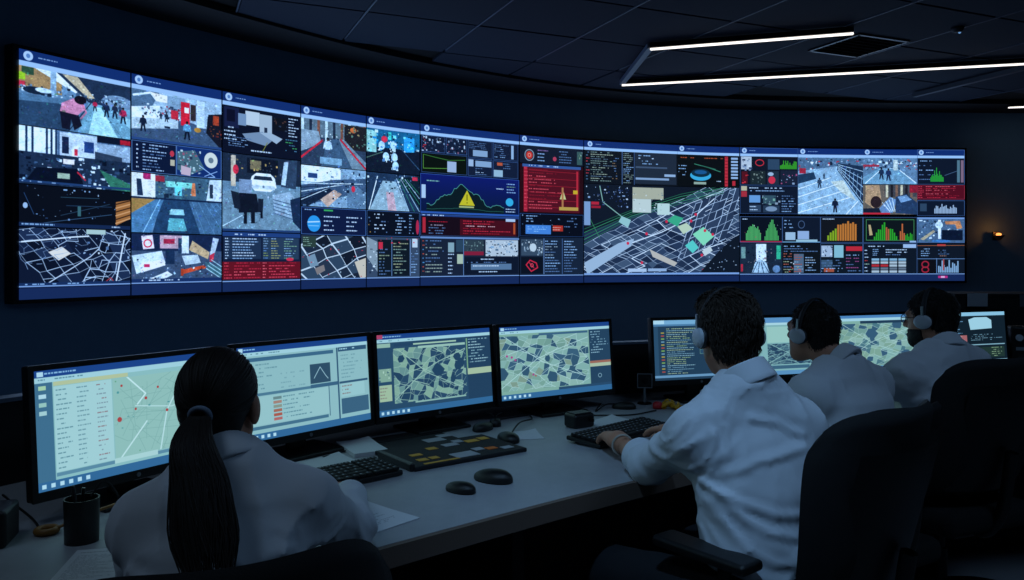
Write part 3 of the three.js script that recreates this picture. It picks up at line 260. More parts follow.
wallPanels.push({ s0: 5.426, s1: 6.355, seed: 17, label: 'seventh panel, mostly a dark red alarm list', tiles: [
  [0, 0, 1, 0.185, (w) => { w.fill('#131c2c'); w.disc(0.15, 0.7, 26, '#8f9aa6', 5); w.disc(0.15, 0.7, 19, '#d63a32'); w.disc(0.15, 0.7, 8, '#f0a090', 3); w.text(0.28, 0.45, 0.2, 0.5, 4, [ICE, '#8a6aa0'], 0.9); w.disc(0.55, 0.78, 11, '#c0405a'); w.text(0.62, 0.45, 0.2, 0.5, 5, DIM, 0.9); w.rect(0.9, 0.45, 0.08, 0.5, '#3c5a58'); w.specks(8, ['#7fa070', '#a9b9c9'], [4, 8], [0.9, 0.45, 0.98, 0.9]); header0(w, 0.185); }],
  [0, 0.19, 1, 0.52, (w) => { w.fill('#2b0c14'); w.rect(0.04, 0, 0.92, 0.06, '#3a5c96'); w.text(0.1, 0, 0.6, 0.06, 1, PALE, 0.4); w.rect(0.06, 0.06, 0.06, 0.92, '#b32236'); w.rect(0.12, 0.06, 0.82, 0.92, '#5a1220'); w.text(0.07, 0.06, 0.06, 0.9, 12, ['#e5485a'], 1); w.text(0.14, 0.08, 0.6, 0.86, 13, ['#c4283a', '#e04a58', '#8e1a2a'], 0.85); for (let k = 0; k < 6; k++) w.line([[0.14, 0.12 + k * 0.15], [0.92, 0.14 + k * 0.15]], '#a8202f', 2.5); w.rect(0.89, 0.1, 0.03, 0.8, '#c42a3a'); w.rect(0.84, 0.5, 0.07, 0.08, '#d9b02c'); w.poly([[0.68, 0.5], [0.73, 0.7], [0.63, 0.7]], '#d9cf8a'); w.rect(0.66, 0.45, 0.03, 0.45, '#c07a4a'); w.rect(0.62, 0.86, 0.3, 0.07, '#c9a04a'); }],
  [0, 0.525, 1, 0.68, (w) => { w.fill('#0a0f1c'); w.text(0.1, 0.06, 0.22, 0.35, 3, ICE, 0.9); w.rect(0.09, 0.5, 0.4, 0.4, '#4a86d0'); w.text(0.12, 0.55, 0.34, 0.28, 3, '#8fc0ee', 0.8); w.rect(0.52, 0.5, 0.16, 0.26, '#c03428'); w.text(0.52, 0.55, 0.14, 0.2, 2, '#e8a090', 1); w.text(0.7, 0.12, 0.24, 0.5, 4, DIM, 0.5); w.specks(10, ['#3f5f80', '#8fb4dc'], [3, 8]); w.frame('#34568e'); }],
  [0, 0.685, 1, 1, (w) => { w.fill('#1a2638'); w.at(0.02, 0.05, 0.36, 0.4).clip((q) => { q.fill('#3c4d5e'); q.specks(50, ['#dfe6ea', '#6f8598', '#1a2430', '#a9b9c4'], [4, 17]); q.disc(0.55, 0.5, 20, '#cfd8dc'); }); w.rect(0.02, 0.43, 0.34, 0.36, '#0d1420'); w.line([[0.1, 0.6], [0.16, 0.5], [0.26, 0.56], [0.28, 0.66], [0.18, 0.74], [0.1, 0.6]], '#e02a44', 6); w.line([[0.14, 0.54], [0.22, 0.66]], '#d0283e', 5); w.disc(0.19, 0.61, 8, '#f04a5e', 4); w.text(0.4, 0.06, 0.24, 0.72, 12, [ICE, '#8a9aa6', DIM], 0.95); w.text(0.7, 0.06, 0.22, 0.72, 12, [DIM, '#8a9a8a', ICE], 0.95); w.line([[0.38, 0.03], [0.38, 0.8]], '#7fa0d0', 3); w.line([[0.67, 0.03], [0.67, 0.8]], '#4c6c9c', 3); foot(w, 0.16); }],
] });
wallPanels.push({ s0: 6.355, s1: 8.602, seed: 18, label: 'wide panel filled by a large street map', tiles: [
  [0, 0, 0.6, 0.3, (w) => { w.fill('#10161f'); w.text(0.02, 0.24, 0.04, 0.7, 10, ['#c23a44', '#4f6f8f'], 0.9); w.text(0.07, 0.24, 0.28, 0.72, 14, ['#7f948a', '#5f7486', '#a9b39a'], 0.8); w.text(0.3, 0.3, 0.08, 0.6, 10, ['#8a6a4a', DIM], 0.4); w.text(0.42, 0.24, 0.11, 0.74, 16, ['#8a9a90', ICE], 0.9); w.rect(0.54, 0.23, 0.45, 0.74, '#232d3b'); w.text(0.58, 0.26, 0.24, 0.26, 4, [ICE, PALE], 0.6); w.rect(0.55, 0.55, 0.34, 0.04, '#46566c'); w.rect(0.55, 0.82, 0.36, 0.05, '#8fa6c4'); w.rect(0.86, 0.72, 0.12, 0.06, '#9fb6d2'); w.line([[0.405, 0.22], [0.405, 1]], '#5c7cae', 3); w.line([[0.535, 0.22], [0.535, 1]], '#3f5c8c', 3); header0(w, 0.3); }],
  [0.6, 0, 1, 0.3, (w) => { w.fill('#0b1014'); w.text(0.02, 0.26, 0.9, 0.08, 1, ['#b5502e', '#7a8a3a'], 0.6); w.oval(0.38, 0.72, 0.17, 0.13, '#3fb0d6'); w.oval(0.38, 0.66, 0.15, 0.1, '#10303f'); w.oval(0.38, 0.64, 0.1, 0.05, '#1d5a8a'); w.line([[0.28, 0.44], [0.5, 0.52], [0.7, 0.62]], '#3f8a6a', 4); w.line([[0.4, 0.48], [0.62, 0.56]], '#2f6a54', 5); w.text(0.02, 0.46, 0.14, 0.3, 4, ICE, 0.6); w.rect(0.27, 0.88, 0.2, 0.06, '#9fae9a'); w.text(0.64, 0.82, 0.1, 0.1, 1, PALE, 1); w.rect(0.77, 0.24, 0.05, 0.74, '#d0303e'); for (let k = 0; k < 9; k++) w.rect(0.775, 0.26 + k * 0.08, 0.04, 0.02, '#8a1a24'); for (let k = 0; k < 7; k++) w.rect(0.87, 0.26 + k * 0.08, 0.11, 0.05, '#9fb9da'); w.rect(0.89, 0.84, 0.05, 0.12, '#c82c3a'); header0(w, 0.3); }],
  [0, 0.303, 1, 1, (w) => {
    w.fill('#131b28'); w.poly([[0, 0.5], [0.5, 0.2], [1, 0.02], [1, 0.7], [0.7, 1], [0, 1]], '#26344c');
    w.streets([-0.15, 0.72], [0.05, -0.038], [0.042, 0.04], 26, 13, { road: '#c9d9ec', lw: 1.7, jit: 0.2, drop: 0.16, fills: ['#24324a', '#1c2940', '#33445e', '#46586f', '#2a3a54'], fillP: 0.95 }); w.streets([-0.1, 0.78], [0.11, -0.084], [0.085, 0.075], 11, 6, { road: '#e3edf8', lw: 3, jit: 0.12, drop: 0.2 }); w.streets([0.72, 0.18], [0.045, -0.035], [-0.02, 0.1], 7, 6, { road: '#c2d4ea', lw: 2.4, jit: 0.12, drop: 0.1, fills: ['#33425a', '#2b3950'], fillP: 0.8 });
    for (let k = 0; k < 5; k++) w.line([[0, 0.46 + k * 0.035], [0.3, 0.26 + k * 0.02], [0.62, 0.08 + k * 0.025], [0.9, -0.02 + k * 0.02]], k % 2 ? '#3f9a66' : '#2a6a4c', 3); w.line([[0.02, 0.3], [0.1, 0.55]], '#3f8a5c', 3);
    w.line([[0.0, 0.84], [0.3, 0.6], [0.5, 0.48], [0.72, 0.3], [0.84, 0.12]], '#e3edf7', 5); w.poly([[0, 0.8], [0.22, 0.6], [0.32, 0.55], [0.3, 0.63], [0.02, 0.92]], '#a9bccf'); w.line([[0.1, 0.02], [0.12, 0.18], [0.26, 0.35]], '#8fb8a8', 5); w.poly([[0.24, 0.32], [0.3, 0.36], [0.28, 0.44], [0.22, 0.38]], '#9fc9c4');
    w.rect(0.31, 0.02, 0.2, 0.12, '#b9b49a'); w.rect(0.31, 0.14, 0.12, 0.14, '#cfd6cc'); w.rect(0.47, 0.18, 0.08, 0.12, '#c9dcd2'); w.specks(30, ['#8f9a94', '#e2e8e6', '#6f8088'], [4, 10], [0.31, 0.02, 0.5, 0.28]); w.specks(60, ['#c9d8ea', '#1c2c5a', '#8fa9cc', '#3a4f7a'], [4, 13], [0.01, 0, 0.28, 0.22]); w.rect(0.0, 0.18, 0.04, 0.24, '#86a0c4'); w.rect(0.045, 0.18, 0.05, 0.03, '#c4283c'); w.rect(0.045, 0.22, 0.06, 0.025, '#a82034');
    w.poly([[0.53, 0.36], [0.58, 0.3], [0.64, 0.33], [0.6, 0.42]], '#3fae82'); w.poly([[0.7, 0.5], [0.77, 0.42], [0.84, 0.52], [0.77, 0.62]], '#8fe0b4'); w.poly([[0.65, 0.62], [0.7, 0.56], [0.74, 0.64], [0.7, 0.7]], '#5fd0c0'); w.poly([[0.6, 0.42], [0.66, 0.38], [0.7, 0.44], [0.64, 0.5]], '#c9d6b4'); w.poly([[0.76, 0.68], [0.81, 0.62], [0.83, 0.67], [0.78, 0.73]], '#d3d9d6'); w.poly([[0.42, 0.66], [0.6, 0.8], [0.58, 0.84], [0.44, 0.74]], '#c9bcae');
    for (const [u, v] of [[0.53, 0.37], [0.72, 0.29], [0.78, 0.46], [0.83, 0.5], [0.28, 0.6], [0.37, 0.8], [0.76, 0.72], [0.69, 0.36], [0.77, 0.88], [0.4, 0.5]]) w.disc(u, v, 8, '#e0304e'); w.poly([[0.88, 0.66], [1, 0.5], [1, 0.9], [0.74, 0.92]], '#121a26'); w.specks(24, ['#b9cbe0', '#6f86a4'], [4, 9], [0.8, 0.6, 1, 0.88]); w.rect(0.28, 0.86, 0.12, 0.035, '#b9c9de'); w.rect(0.41, 0.86, 0.12, 0.03, '#9fb4d0'); foot(w, 0.075); }],
] });
const P9 = [];
const tinyUI = (cols, k = 30) => (w) => { w.fill('#121a2a'); w.specks(k, cols, [5, 18]); w.text(0.08, 0.1, 0.8, 0.8, 8, [DIM, ICE], 0.5); w.frame('#3f5f94'); };
P9.push([0, 0, 0.26, 0.28, (w) => { w.fill('#111826'); w.rect(0.02, 0.24, 0.18, 0.34, '#c3cbd6'); w.specks(14, ['#2a3a5a', '#dfe6ee', '#7f93b0'], [6, 18], [0.02, 0.24, 0.2, 0.6]); w.oval(0.34, 0.4, 0.07, 0.08, '#d8303e', 5); w.rect(0.48, 0.3, 0.2, 0.28, '#31485f'); w.bars(0.69, 0.3, 0.29, 0.26, 16, (t, r) => [0.35 + 0.6 * r(), '#3fae2c']); w.rect(0.03, 0.64, 0.1, 0.32, '#5a1420'); w.specks(8, ['#d8303e'], [5, 14], [0.03, 0.62, 0.13, 0.95]); w.rect(0.18, 0.62, 0.26, 0.36, '#1f2a2e'); w.specks(16, ['#4a5a5a', '#7f8a80'], [5, 14], [0.18, 0.62, 0.44, 0.96]); w.rect(0.47, 0.62, 0.2, 0.36, '#22303e'); w.oval(0.55, 0.86, 0.06, 0.1, '#e0334a'); w.oval(0.53, 0.7, 0.05, 0.05, '#a9bcd0'); w.rect(0.7, 0.6, 0.28, 0.36, '#1c2436'); w.specks(14, ['#b0507a', '#8fa3bd', '#44587a'], [5, 14], [0.7, 0.6, 0.98, 0.96]); header0(w, 0.28); w.frame('#3f5f94'); }]);
P9.push([0, 0.284, 0.26, 0.495, (w) => { w.fill('#121b2c'); w.rect(0.02, 0.02, 0.1, 0.16, '#c9bd9a'); w.rect(0.02, 0.2, 0.1, 0.2, '#b5303c'); w.text(0.16, 0.04, 0.7, 0.2, 2, [ICE, PALE], 0.8); w.rect(0.16, 0.34, 0.19, 0.26, '#6f9fd0'); w.rect(0.4, 0.34, 0.22, 0.3, '#3a5560'); w.specks(20, ['#7fae9a', '#8f9fae', '#2a3a4a'], [5, 14], [0.38, 0.3, 0.7, 0.66]); w.text(0.72, 0.32, 0.26, 0.64, 7, [ICE, DIM], 0.8); w.rect(0.16, 0.68, 0.2, 0.26, '#33455c'); w.text(0.17, 0.7, 0.16, 0.22, 2, PALE, 0.9); w.rect(0.4, 0.7, 0.28, 0.25, '#2b3c50'); w.oval(0.54, 0.82, 0.1, 0.09, '#8195ac'); w.frame('#3f5f94'); }]);
P9.push([0.26, 0, 0.55, 0.495, (w) => { w.fill('#8fa6b8'); w.rect(0, 0.14, 1, 0.22, '#5f7688'); w.specks(70, ['#1d2a38', '#dfe8ee', '#8299ac', '#b53c48'], [5, 18], [0, 0.14, 1, 0.3]); w.poly([[0, 0.35], [0.62, 0.26], [1, 0.7], [1, 1], [0, 1]], '#9bb2c0'); w.poly([[0.62, 0.22], [1, 0.26], [1, 0.86], [0.6, 0.32]], '#26384a'); for (let k = 0; k < 5; k++) w.line([[0.62, 0.24 + k * 0.02], [1, 0.34 + k * 0.12]], '#c4d6e2', 3); for (let k = 0; k < 6; k++) w.line([[0.68 + k * 0.06, 0.26 + k * 0.03], [0.66 + k * 0.06, 0.36 + k * 0.08]], '#8fa9bc', 3); w.poly([[0.5, 0.5], [0.7, 0.48], [0.9, 0.8], [0.66, 0.66]], '#c3c6bc'); for (let k = 0; k < 4; k++) w.line([[0, 0.62 + k * 0.12], [0.5 + k * 0.1, 0.44 + k * 0.1]], '#e6eef2', 4); w.line([[0.74, 1], [0.92, 0.8]], '#eaf0f2', 4); w.poly([[0, 0.4], [0.24, 0.36], [0.28, 0.46], [0, 0.54]], '#2c4456'); w.rect(0.02, 0.3, 0.1, 0.08, '#b3303e'); w.figure(0.57, 0.97, 74, '#1c2434', '#141a26', '#4a3830', 0.1); w.figure(0.33, 0.6, 54, '#3c4c5c', '#2a3644'); w.figure(0.4, 0.46, 30, '#4c5c6c', '#2a3644'); w.photo(); header0(w, 0.495); }]);
P9.push([0.55, 0, 0.79, 0.265, (w) => { w.fill('#6f8799'); w.specks(110, ['#24323f', '#d3dfe6', '#93a9ba', '#a84a50', '#3a4d60'], [5, 18], [0, 0.26, 1, 0.58]); w.poly([[0.3, 0.55], [0.65, 0.55], [1, 1], [0, 1], [0, 0.8]], '#7fa0b0'); w.line([[0.3, 0.62], [0.04, 0.98]], '#dfeaee', 4); w.line([[0.68, 0.6], [0.98, 0.96]], '#dfeaee', 4); w.figure(0.34, 0.86, 62, '#25344a', '#1a2434'); w.figure(0.47, 0.9, 66, '#2b3a5a', '#1c2640'); w.rect(0.56, 0.3, 0.08, 0.3, '#c3c9c2'); w.rect(0, 0.44, 0.3, 0.06, '#a83a48'); w.photo(); header0(w, 0.265); }]);
P9.push([0.55, 0.27, 0.79, 0.495, (w) => { w.fill('#7a6a58'); w.poly([[0.05, 0.02], [0.3, 0], [0.34, 0.5], [0.2, 0.8], [0.04, 0.6]], '#b89672'); w.rect(0.4, 0, 0.6, 0.4, '#55504c'); for (let k = 0; k < 6; k++) w.rect(0.42 + k * 0.09, 0, 0.045, 0.42, ['#c9bda0', '#2c2622', '#8f6a50'][k % 3]); w.rect(0.86, 0, 0.14, 0.26, '#9c2430'); w.oval(0.24, 0.58, 0.1, 0.2, '#3a2620'); w.poly([[0.3, 0.8], [0.5, 0.4], [0.62, 0.5], [0.55, 0.95], [0.34, 0.95]], '#7b93ae'); for (let k = 0; k < 4; k++) w.line([[0.36 + k * 0.06, 0.6 - k * 0.05], [0.5 + k * 0.03, 0.9]], '#d6e2ea', 4); w.poly([[0.6, 0.4], [0.8, 0.3], [1, 0.6], [1, 1], [0.6, 0.95]], '#33475e'); w.poly([[0.64, 0.4], [0.8, 0.34], [0.9, 0.5], [0.7, 0.6]], '#86a0b8'); w.poly([[0, 0.8], [0.3, 0.78], [0.34, 1], [0, 1]], '#22262e'); w.photo(); w.rect(0, 0.94, 0.5, 0.06, '#d02a3c'); }]);
P9.push([0.79, 0, 1, 0.265, (w) => { w.fill('#111a2a'); w.text(0.04, 0.28, 0.4, 0.66, 5, [ICE, DIM], 0.7); w.bars(0.28, 0.5, 0.28, 0.42, 14, (t, r) => [0.3 + 0.7 * r() * Math.sin(t * 3.1), '#2fb03a']); w.line([[0.58, 0.74], [0.86, 0.6]], '#5f7a9c', 2); w.rect(0.84, 0.3, 0.06, 0.64, '#5a7a86'); w.rect(0.92, 0.3, 0.06, 0.64, '#8c6a7a'); header0(w, 0.265); w.frame('#4f6fa4'); }]);
P9.push([0.79, 0.27, 1, 0.505, (w) => { w.fill('#121a2c'); w.at(0, 0, 1, 0.46).clip((q) => { q.fill('#5c1020'); q.text(0.02, 0.05, 0.12, 0.9, 7, '#e03a50', 1); q.text(0.18, 0.05, 0.76, 0.9, 7, ['#d02a40', '#a01c30', '#e85a68'], 0.7); q.frame('#c03a50'); }); w.at(0, 0.5, 1, 1).clip((q) => { q.fill('#101a2c'); q.rect(0.06, 0.2, 0.14, 0.5, '#33485e'); q.bars(0.36, 0.12, 0.48, 0.72, 16, (t, r) => [0.4 + 0.5 * r(), '#a9bcd2']); q.frame('#4f6fa4'); }); }]);
P9.push([0, 0.515, 0.19, 0.71, (w) => { w.fill('#0d1420'); w.text(0.06, 0.06, 0.2, 0.1, 1, PALE, 1); w.bars(0.14, 0.12, 0.36, 0.8, 12, (t, r) => [0.35 + 0.5 * Math.sin(t * 3.1) * (0.6 + 0.6 * r()), '#58b866']); w.bars(0.58, 0.12, 0.34, 0.8, 11, (t, r) => [clamp(0.2 + 0.85 * Math.sin(t * 3.1) * (0.7 + 0.4 * r())), '#4fae5c']); w.specks(8, ['#b0485a', '#e6eef6'], [4, 8], [0.1, 0.3, 0.95, 0.8]); w.rect(0, 0.94, 1, 0.06, '#b02a40'); w.frame('#4f6fa4'); }]);
P9.push([0.19, 0.515, 0.36, 0.71, (w) => { w.fill('#121b2b'); w.text(0.05, 0.1, 0.3, 0.4, 3, [ICE, PALE], 0.8); w.rect(0.08, 0.6, 0.26, 0.3, '#a9c0d2'); w.rect(0.4, 0.55, 0.3, 0.32, '#9db2d2'); w.oval(0.5, 0.3, 0.08, 0.14, '#4a5f80', 4); w.rect(0.36, 0.88, 0.56, 0.12, '#a4c4cc'); w.rect(0, 0.96, 1, 0.04, '#7fb0c0'); w.frame('#4f6fa4'); }]);
P9.push([0.36, 0.515, 0.55, 0.71, (w) => { w.fill('#15181e'); w.text(0.05, 0.04, 0.4, 0.1, 1, PALE, 1); w.bars(0.16, 0.12, 0.7, 0.8, 12, (t, r) => [clamp(0.25 + 0.7 * Math.sin(t * 2.2) * (0.8 + 0.25 * r())), t < 0.35 ? '#8fae24' : '#d07a34']); w.frame('#4f6fa4'); }]);
P9.push([0.55, 0.515, 0.79, 0.71, (w) => { w.fill('#10181c'); w.line([[0.06, 0.9], [0.06, 0.1], [0.94, 0.1], [0.94, 0.9], [0.06, 0.9]], '#4f9a5a', 3); w.bars(0.2, 0.2, 0.44, 0.7, 12, (t, r) => [clamp(0.2 + 0.75 * Math.sin(t * 3.1) * (0.6 + 0.5 * r())), t > 0.5 && t < 0.65 ? '#c0603a' : '#2fa52c']); w.bars(0.68, 0.2, 0.1, 0.7, 3, (t) => [[0.5, 0.92, 0.4][Math.round(t * 2)], '#d06a3a']); w.bars(0.78, 0.2, 0.14, 0.7, 5, (t, r) => [0.2 + 0.3 * r(), '#2fa52c']); w.poly([[0.1, 0.3], [0.14, 0.3], [0.18, 0.7], [0.12, 0.72]], '#c9ab7a'); w.rect(0.86, 0.92, 0.12, 0.07, '#9fb9da'); w.frame('#4f6fa4'); }]);
P9.push([0.79, 0.515, 1, 0.71, (w) => { w.fill('#5a6f82'); w.specks(60, ['#1a2634', '#d3dee6', '#8aa0b2', '#31475c'], [5, 18], [0, 0.1, 1, 0.9]); w.rect(0.44, 0.1, 0.06, 0.74, '#dfe6ea'); w.oval(0.46, 0.3, 0.08, 0.14, '#cdd8e0'); w.poly([[0.58, 0.16], [0.9, 0.14], [0.95, 0.42], [0.84, 0.46], [0.8, 0.28], [0.6, 0.28]], '#c98a5a'); w.poly([[0.06, 0.86], [0.34, 0.5], [0.38, 0.56], [0.14, 0.9]], '#b9a98a'); w.rect(0.52, 0.5, 0.44, 0.4, '#121c2a'); w.oval(0.5, 0.93, 0.2, 0.05, '#4a7fae'); w.photo(); w.rect(0, 0, 1, 0.07, '#7fa0d0'); w.frame('#4f6fa4'); }]);
P9.push([0, 0.715, 0.19, 1, (w) => { w.fill('#26313a'); w.rect(0.38, 0.02, 0.24, 0.45, '#d6dde2'); w.poly([[0.28, 0.78], [0.36, 0.5], [0.48, 0.42], [0.62, 0.5], [0.7, 0.78]], '#aebfca'); for (let k = 0; k < 4; k++) w.line([[0.3 + k * 0.13, 0.78], [0.42 + k * 0.04, 0.5]], '#33475a', 4); w.rect(0.03, 0.1, 0.1, 0.3, '#7f9a90'); w.rect(0.86, 0.06, 0.1, 0.36, '#3fae86'); w.oval(0.86, 0.68, 0.09, 0.1, '#6d86a0'); w.rect(0.02, 0.55, 0.05, 0.2, '#b8303c'); w.specks(24, ['#0f171e', '#8f7f80', '#54666a'], [5, 14], [0.1, 0.1, 0.85, 0.6]); w.photo(); foot(w, 0.175); }]);
P9.push([0.19, 0.715, 0.36, 1, (w) => { w.fill('#10161c'); w.text(0.04, 0.05, 0.9, 0.2, 3, [DIM, ICE], 0.8); w.text(0.03, 0.25, 0.26, 0.55, 8, ['#9aa584', '#b05a4a', DIM], 0.9); w.rect(0.3, 0.28, 0.26, 0.5, '#55697e'); w.text(0.31, 0.28, 0.24, 0.5, 8, ['#8fa9c0', '#b0523c'], 1); w.text(0.6, 0.35, 0.36, 0.4, 6, [ICE, '#a9b4bc'], 0.9); w.specks(10, ['#c9b53c', '#d0483c', '#dfe6ee'], [5, 10], [0.05, 0.5, 0.5, 0.8]); foot(w, 0.175); }]);
P9.push([0.36, 0.715, 0.55, 1, (w) => { w.fill('#111a24'); w.rect(0.02, 0.06, 0.26, 0.3, '#aebcd0'); w.rect(0.32, 0.05, 0.22, 0.33, '#8fc0c8'); w.specks(14, ['#2a3a5a', '#e6eef6'], [5, 14], [0.02, 0.06, 0.28, 0.36]); w.rect(0.6, 0.08, 0.38, 0.12, '#d02a38'); w.text(0.6, 0.28, 0.38, 0.5, 6, [DIM, ICE, '#a04a80'], 0.8); w.rect(0.02, 0.44, 0.26, 0.2, '#3f586e'); w.rect(0.08, 0.66, 0.24, 0.1, '#b0543c'); w.text(0.02, 0.42, 0.54, 0.36, 5, [ICE, DIM], 0.5); w.frame('#4f6fa4'); foot(w, 0.175); }]);
P9.push([0.55, 0.715, 0.79, 1, (w) => { w.fill('#111a26'); w.rect(0.74, 0.02, 0.24, 0.1, '#a9c0e0'); w.text(0.1, 0.04, 0.3, 0.1, 1, PALE, 0.9); w.text(0.18, 0.14, 0.16, 0.2, 4, ICE, 0.9); w.text(0.42, 0.14, 0.5, 0.2, 3, [DIM, PALE], 0.9); w.text(0.03, 0.15, 0.1, 0.64, 7, ['#a9c9b4', '#c23a3a', PALE], 1); for (let j = 0; j < 5; j++) for (let i = 0; i < 4; i++) w.rect(0.16 + i * 0.165, 0.4 + j * 0.08, 0.14, 0.06, j === 2 && i < 2 ? '#c22c34' : j === 0 ? '#8fb6cc' : j === 3 ? '#6d7884' : '#b9c4c9'); w.frame('#4f6fa4'); foot(w, 0.175); }]);
P9.push([0.79, 0.715, 1, 1, (w) => { w.fill('#121a26'); w.text(0.08, 0.12, 0.24, 0.24, 4, ICE, 0.9); w.rect(0.42, 0.02, 0.18, 0.05, '#d0343c'); w.line([[0, 0.06], [1, 0.05]], '#b0623c', 3); w.text(0.44, 0.16, 0.36, 0.2, 4, [DIM, '#a87a6a'], 0.8); w.rect(0.03, 0.44, 0.36, 0.36, '#0f1016'); w.oval(0.17, 0.56, 0.07, 0.08, '#b0263a', 7); w.oval(0.17, 0.7, 0.07, 0.07, '#b0263a', 7); w.bars(0.44, 0.42, 0.44, 0.36, 12, (t, r) => [0.3 + 0.65 * r(), '#8fb0cc']); w.rect(0.54, 0.42, 0.03, 0.3, '#b04a4a'); w.line([[0.41, 0.4], [0.41, 0.8]], '#6f93c2', 3); w.line([[0, 0.41], [1, 0.41]], '#6f93c2', 3); foot(w, 0.175); w.rect(0.44, 0.865, 0.2, 0.06, '#d0307c'); w.rect(0.5, 0.87, 0.08, 0.05, '#f0b0d0'); }]);
wallPanels.push({ s0: 8.602, s1: 11.78, seed: 19, label: 'rightmost wide panel of charts and small camera views', tiles: P9 });

// pictures on the desk monitors (640 x 360)
const TEAL = '#a9c9c4', SEA = '#3f5f78', BARB = '#1f3f78';
function deskUI(w, body) { w.fill(TEAL); w.rect(0, 0, 1, 0.06, '#23488a'); w.text(0.05, 0.012, 0.16, 0.04, 1, '#9fc0e0', 1); w.rect(0.015, 0.012, 0.03, 0.04, '#d6e6f0'); w.rect(0, 0.06, 1, 0.045, '#c4dde0'); w.text(0.02, 0.066, 0.3, 0.03, 1, '#6f93a0', 0.6); body(w); w.rect(0, 0.925, 1, 0.075, '#3f6f9a'); for (let k = 0; k < 6; k++) w.rect(0.02 + k * 0.042, 0.945, 0.02, 0.035, '#d9eaf2'); }
const cityMap = (w, { base, block, road, p = 0.4, lw = 3 }) => w.clip((w) => { w.fill(base); w.streets([-0.1, -0.25], [0.07, 0.028], [-0.022, 0.1], 17, 14, { road, lw: lw * 0.5, jit: 0.38, drop: 0.12, fills: block, fillP: p }); w.streets([-0.2, 0.6], [0.15, -0.12], [0.11, 0.13], 9, 8, { road, lw: lw * 0.8, jit: 0.3, drop: 0.3 }); for (let k = 0; k < 7; k++) { const u = w.r(), v = w.r(), q = 0.035 + 0.05 * w.r(); w.poly([0, 1, 2, 3, 4, 5].map((i) => [u + q * (0.7 + 0.5 * w.r()) * Math.cos(i * 1.05), v + 1.6 * q * (0.7 + 0.5 * w.r()) * Math.sin(i * 1.05)]), block[block.length - 1]); } w.line([[0, 0.95], [0.4, 0.45], [0.62, 0.3], [1, 0.1]], road, lw * 1.3); w.line([[0.05, 0], [0.45, 0.5], [0.95, 0.85]], road, lw * 1.2); });
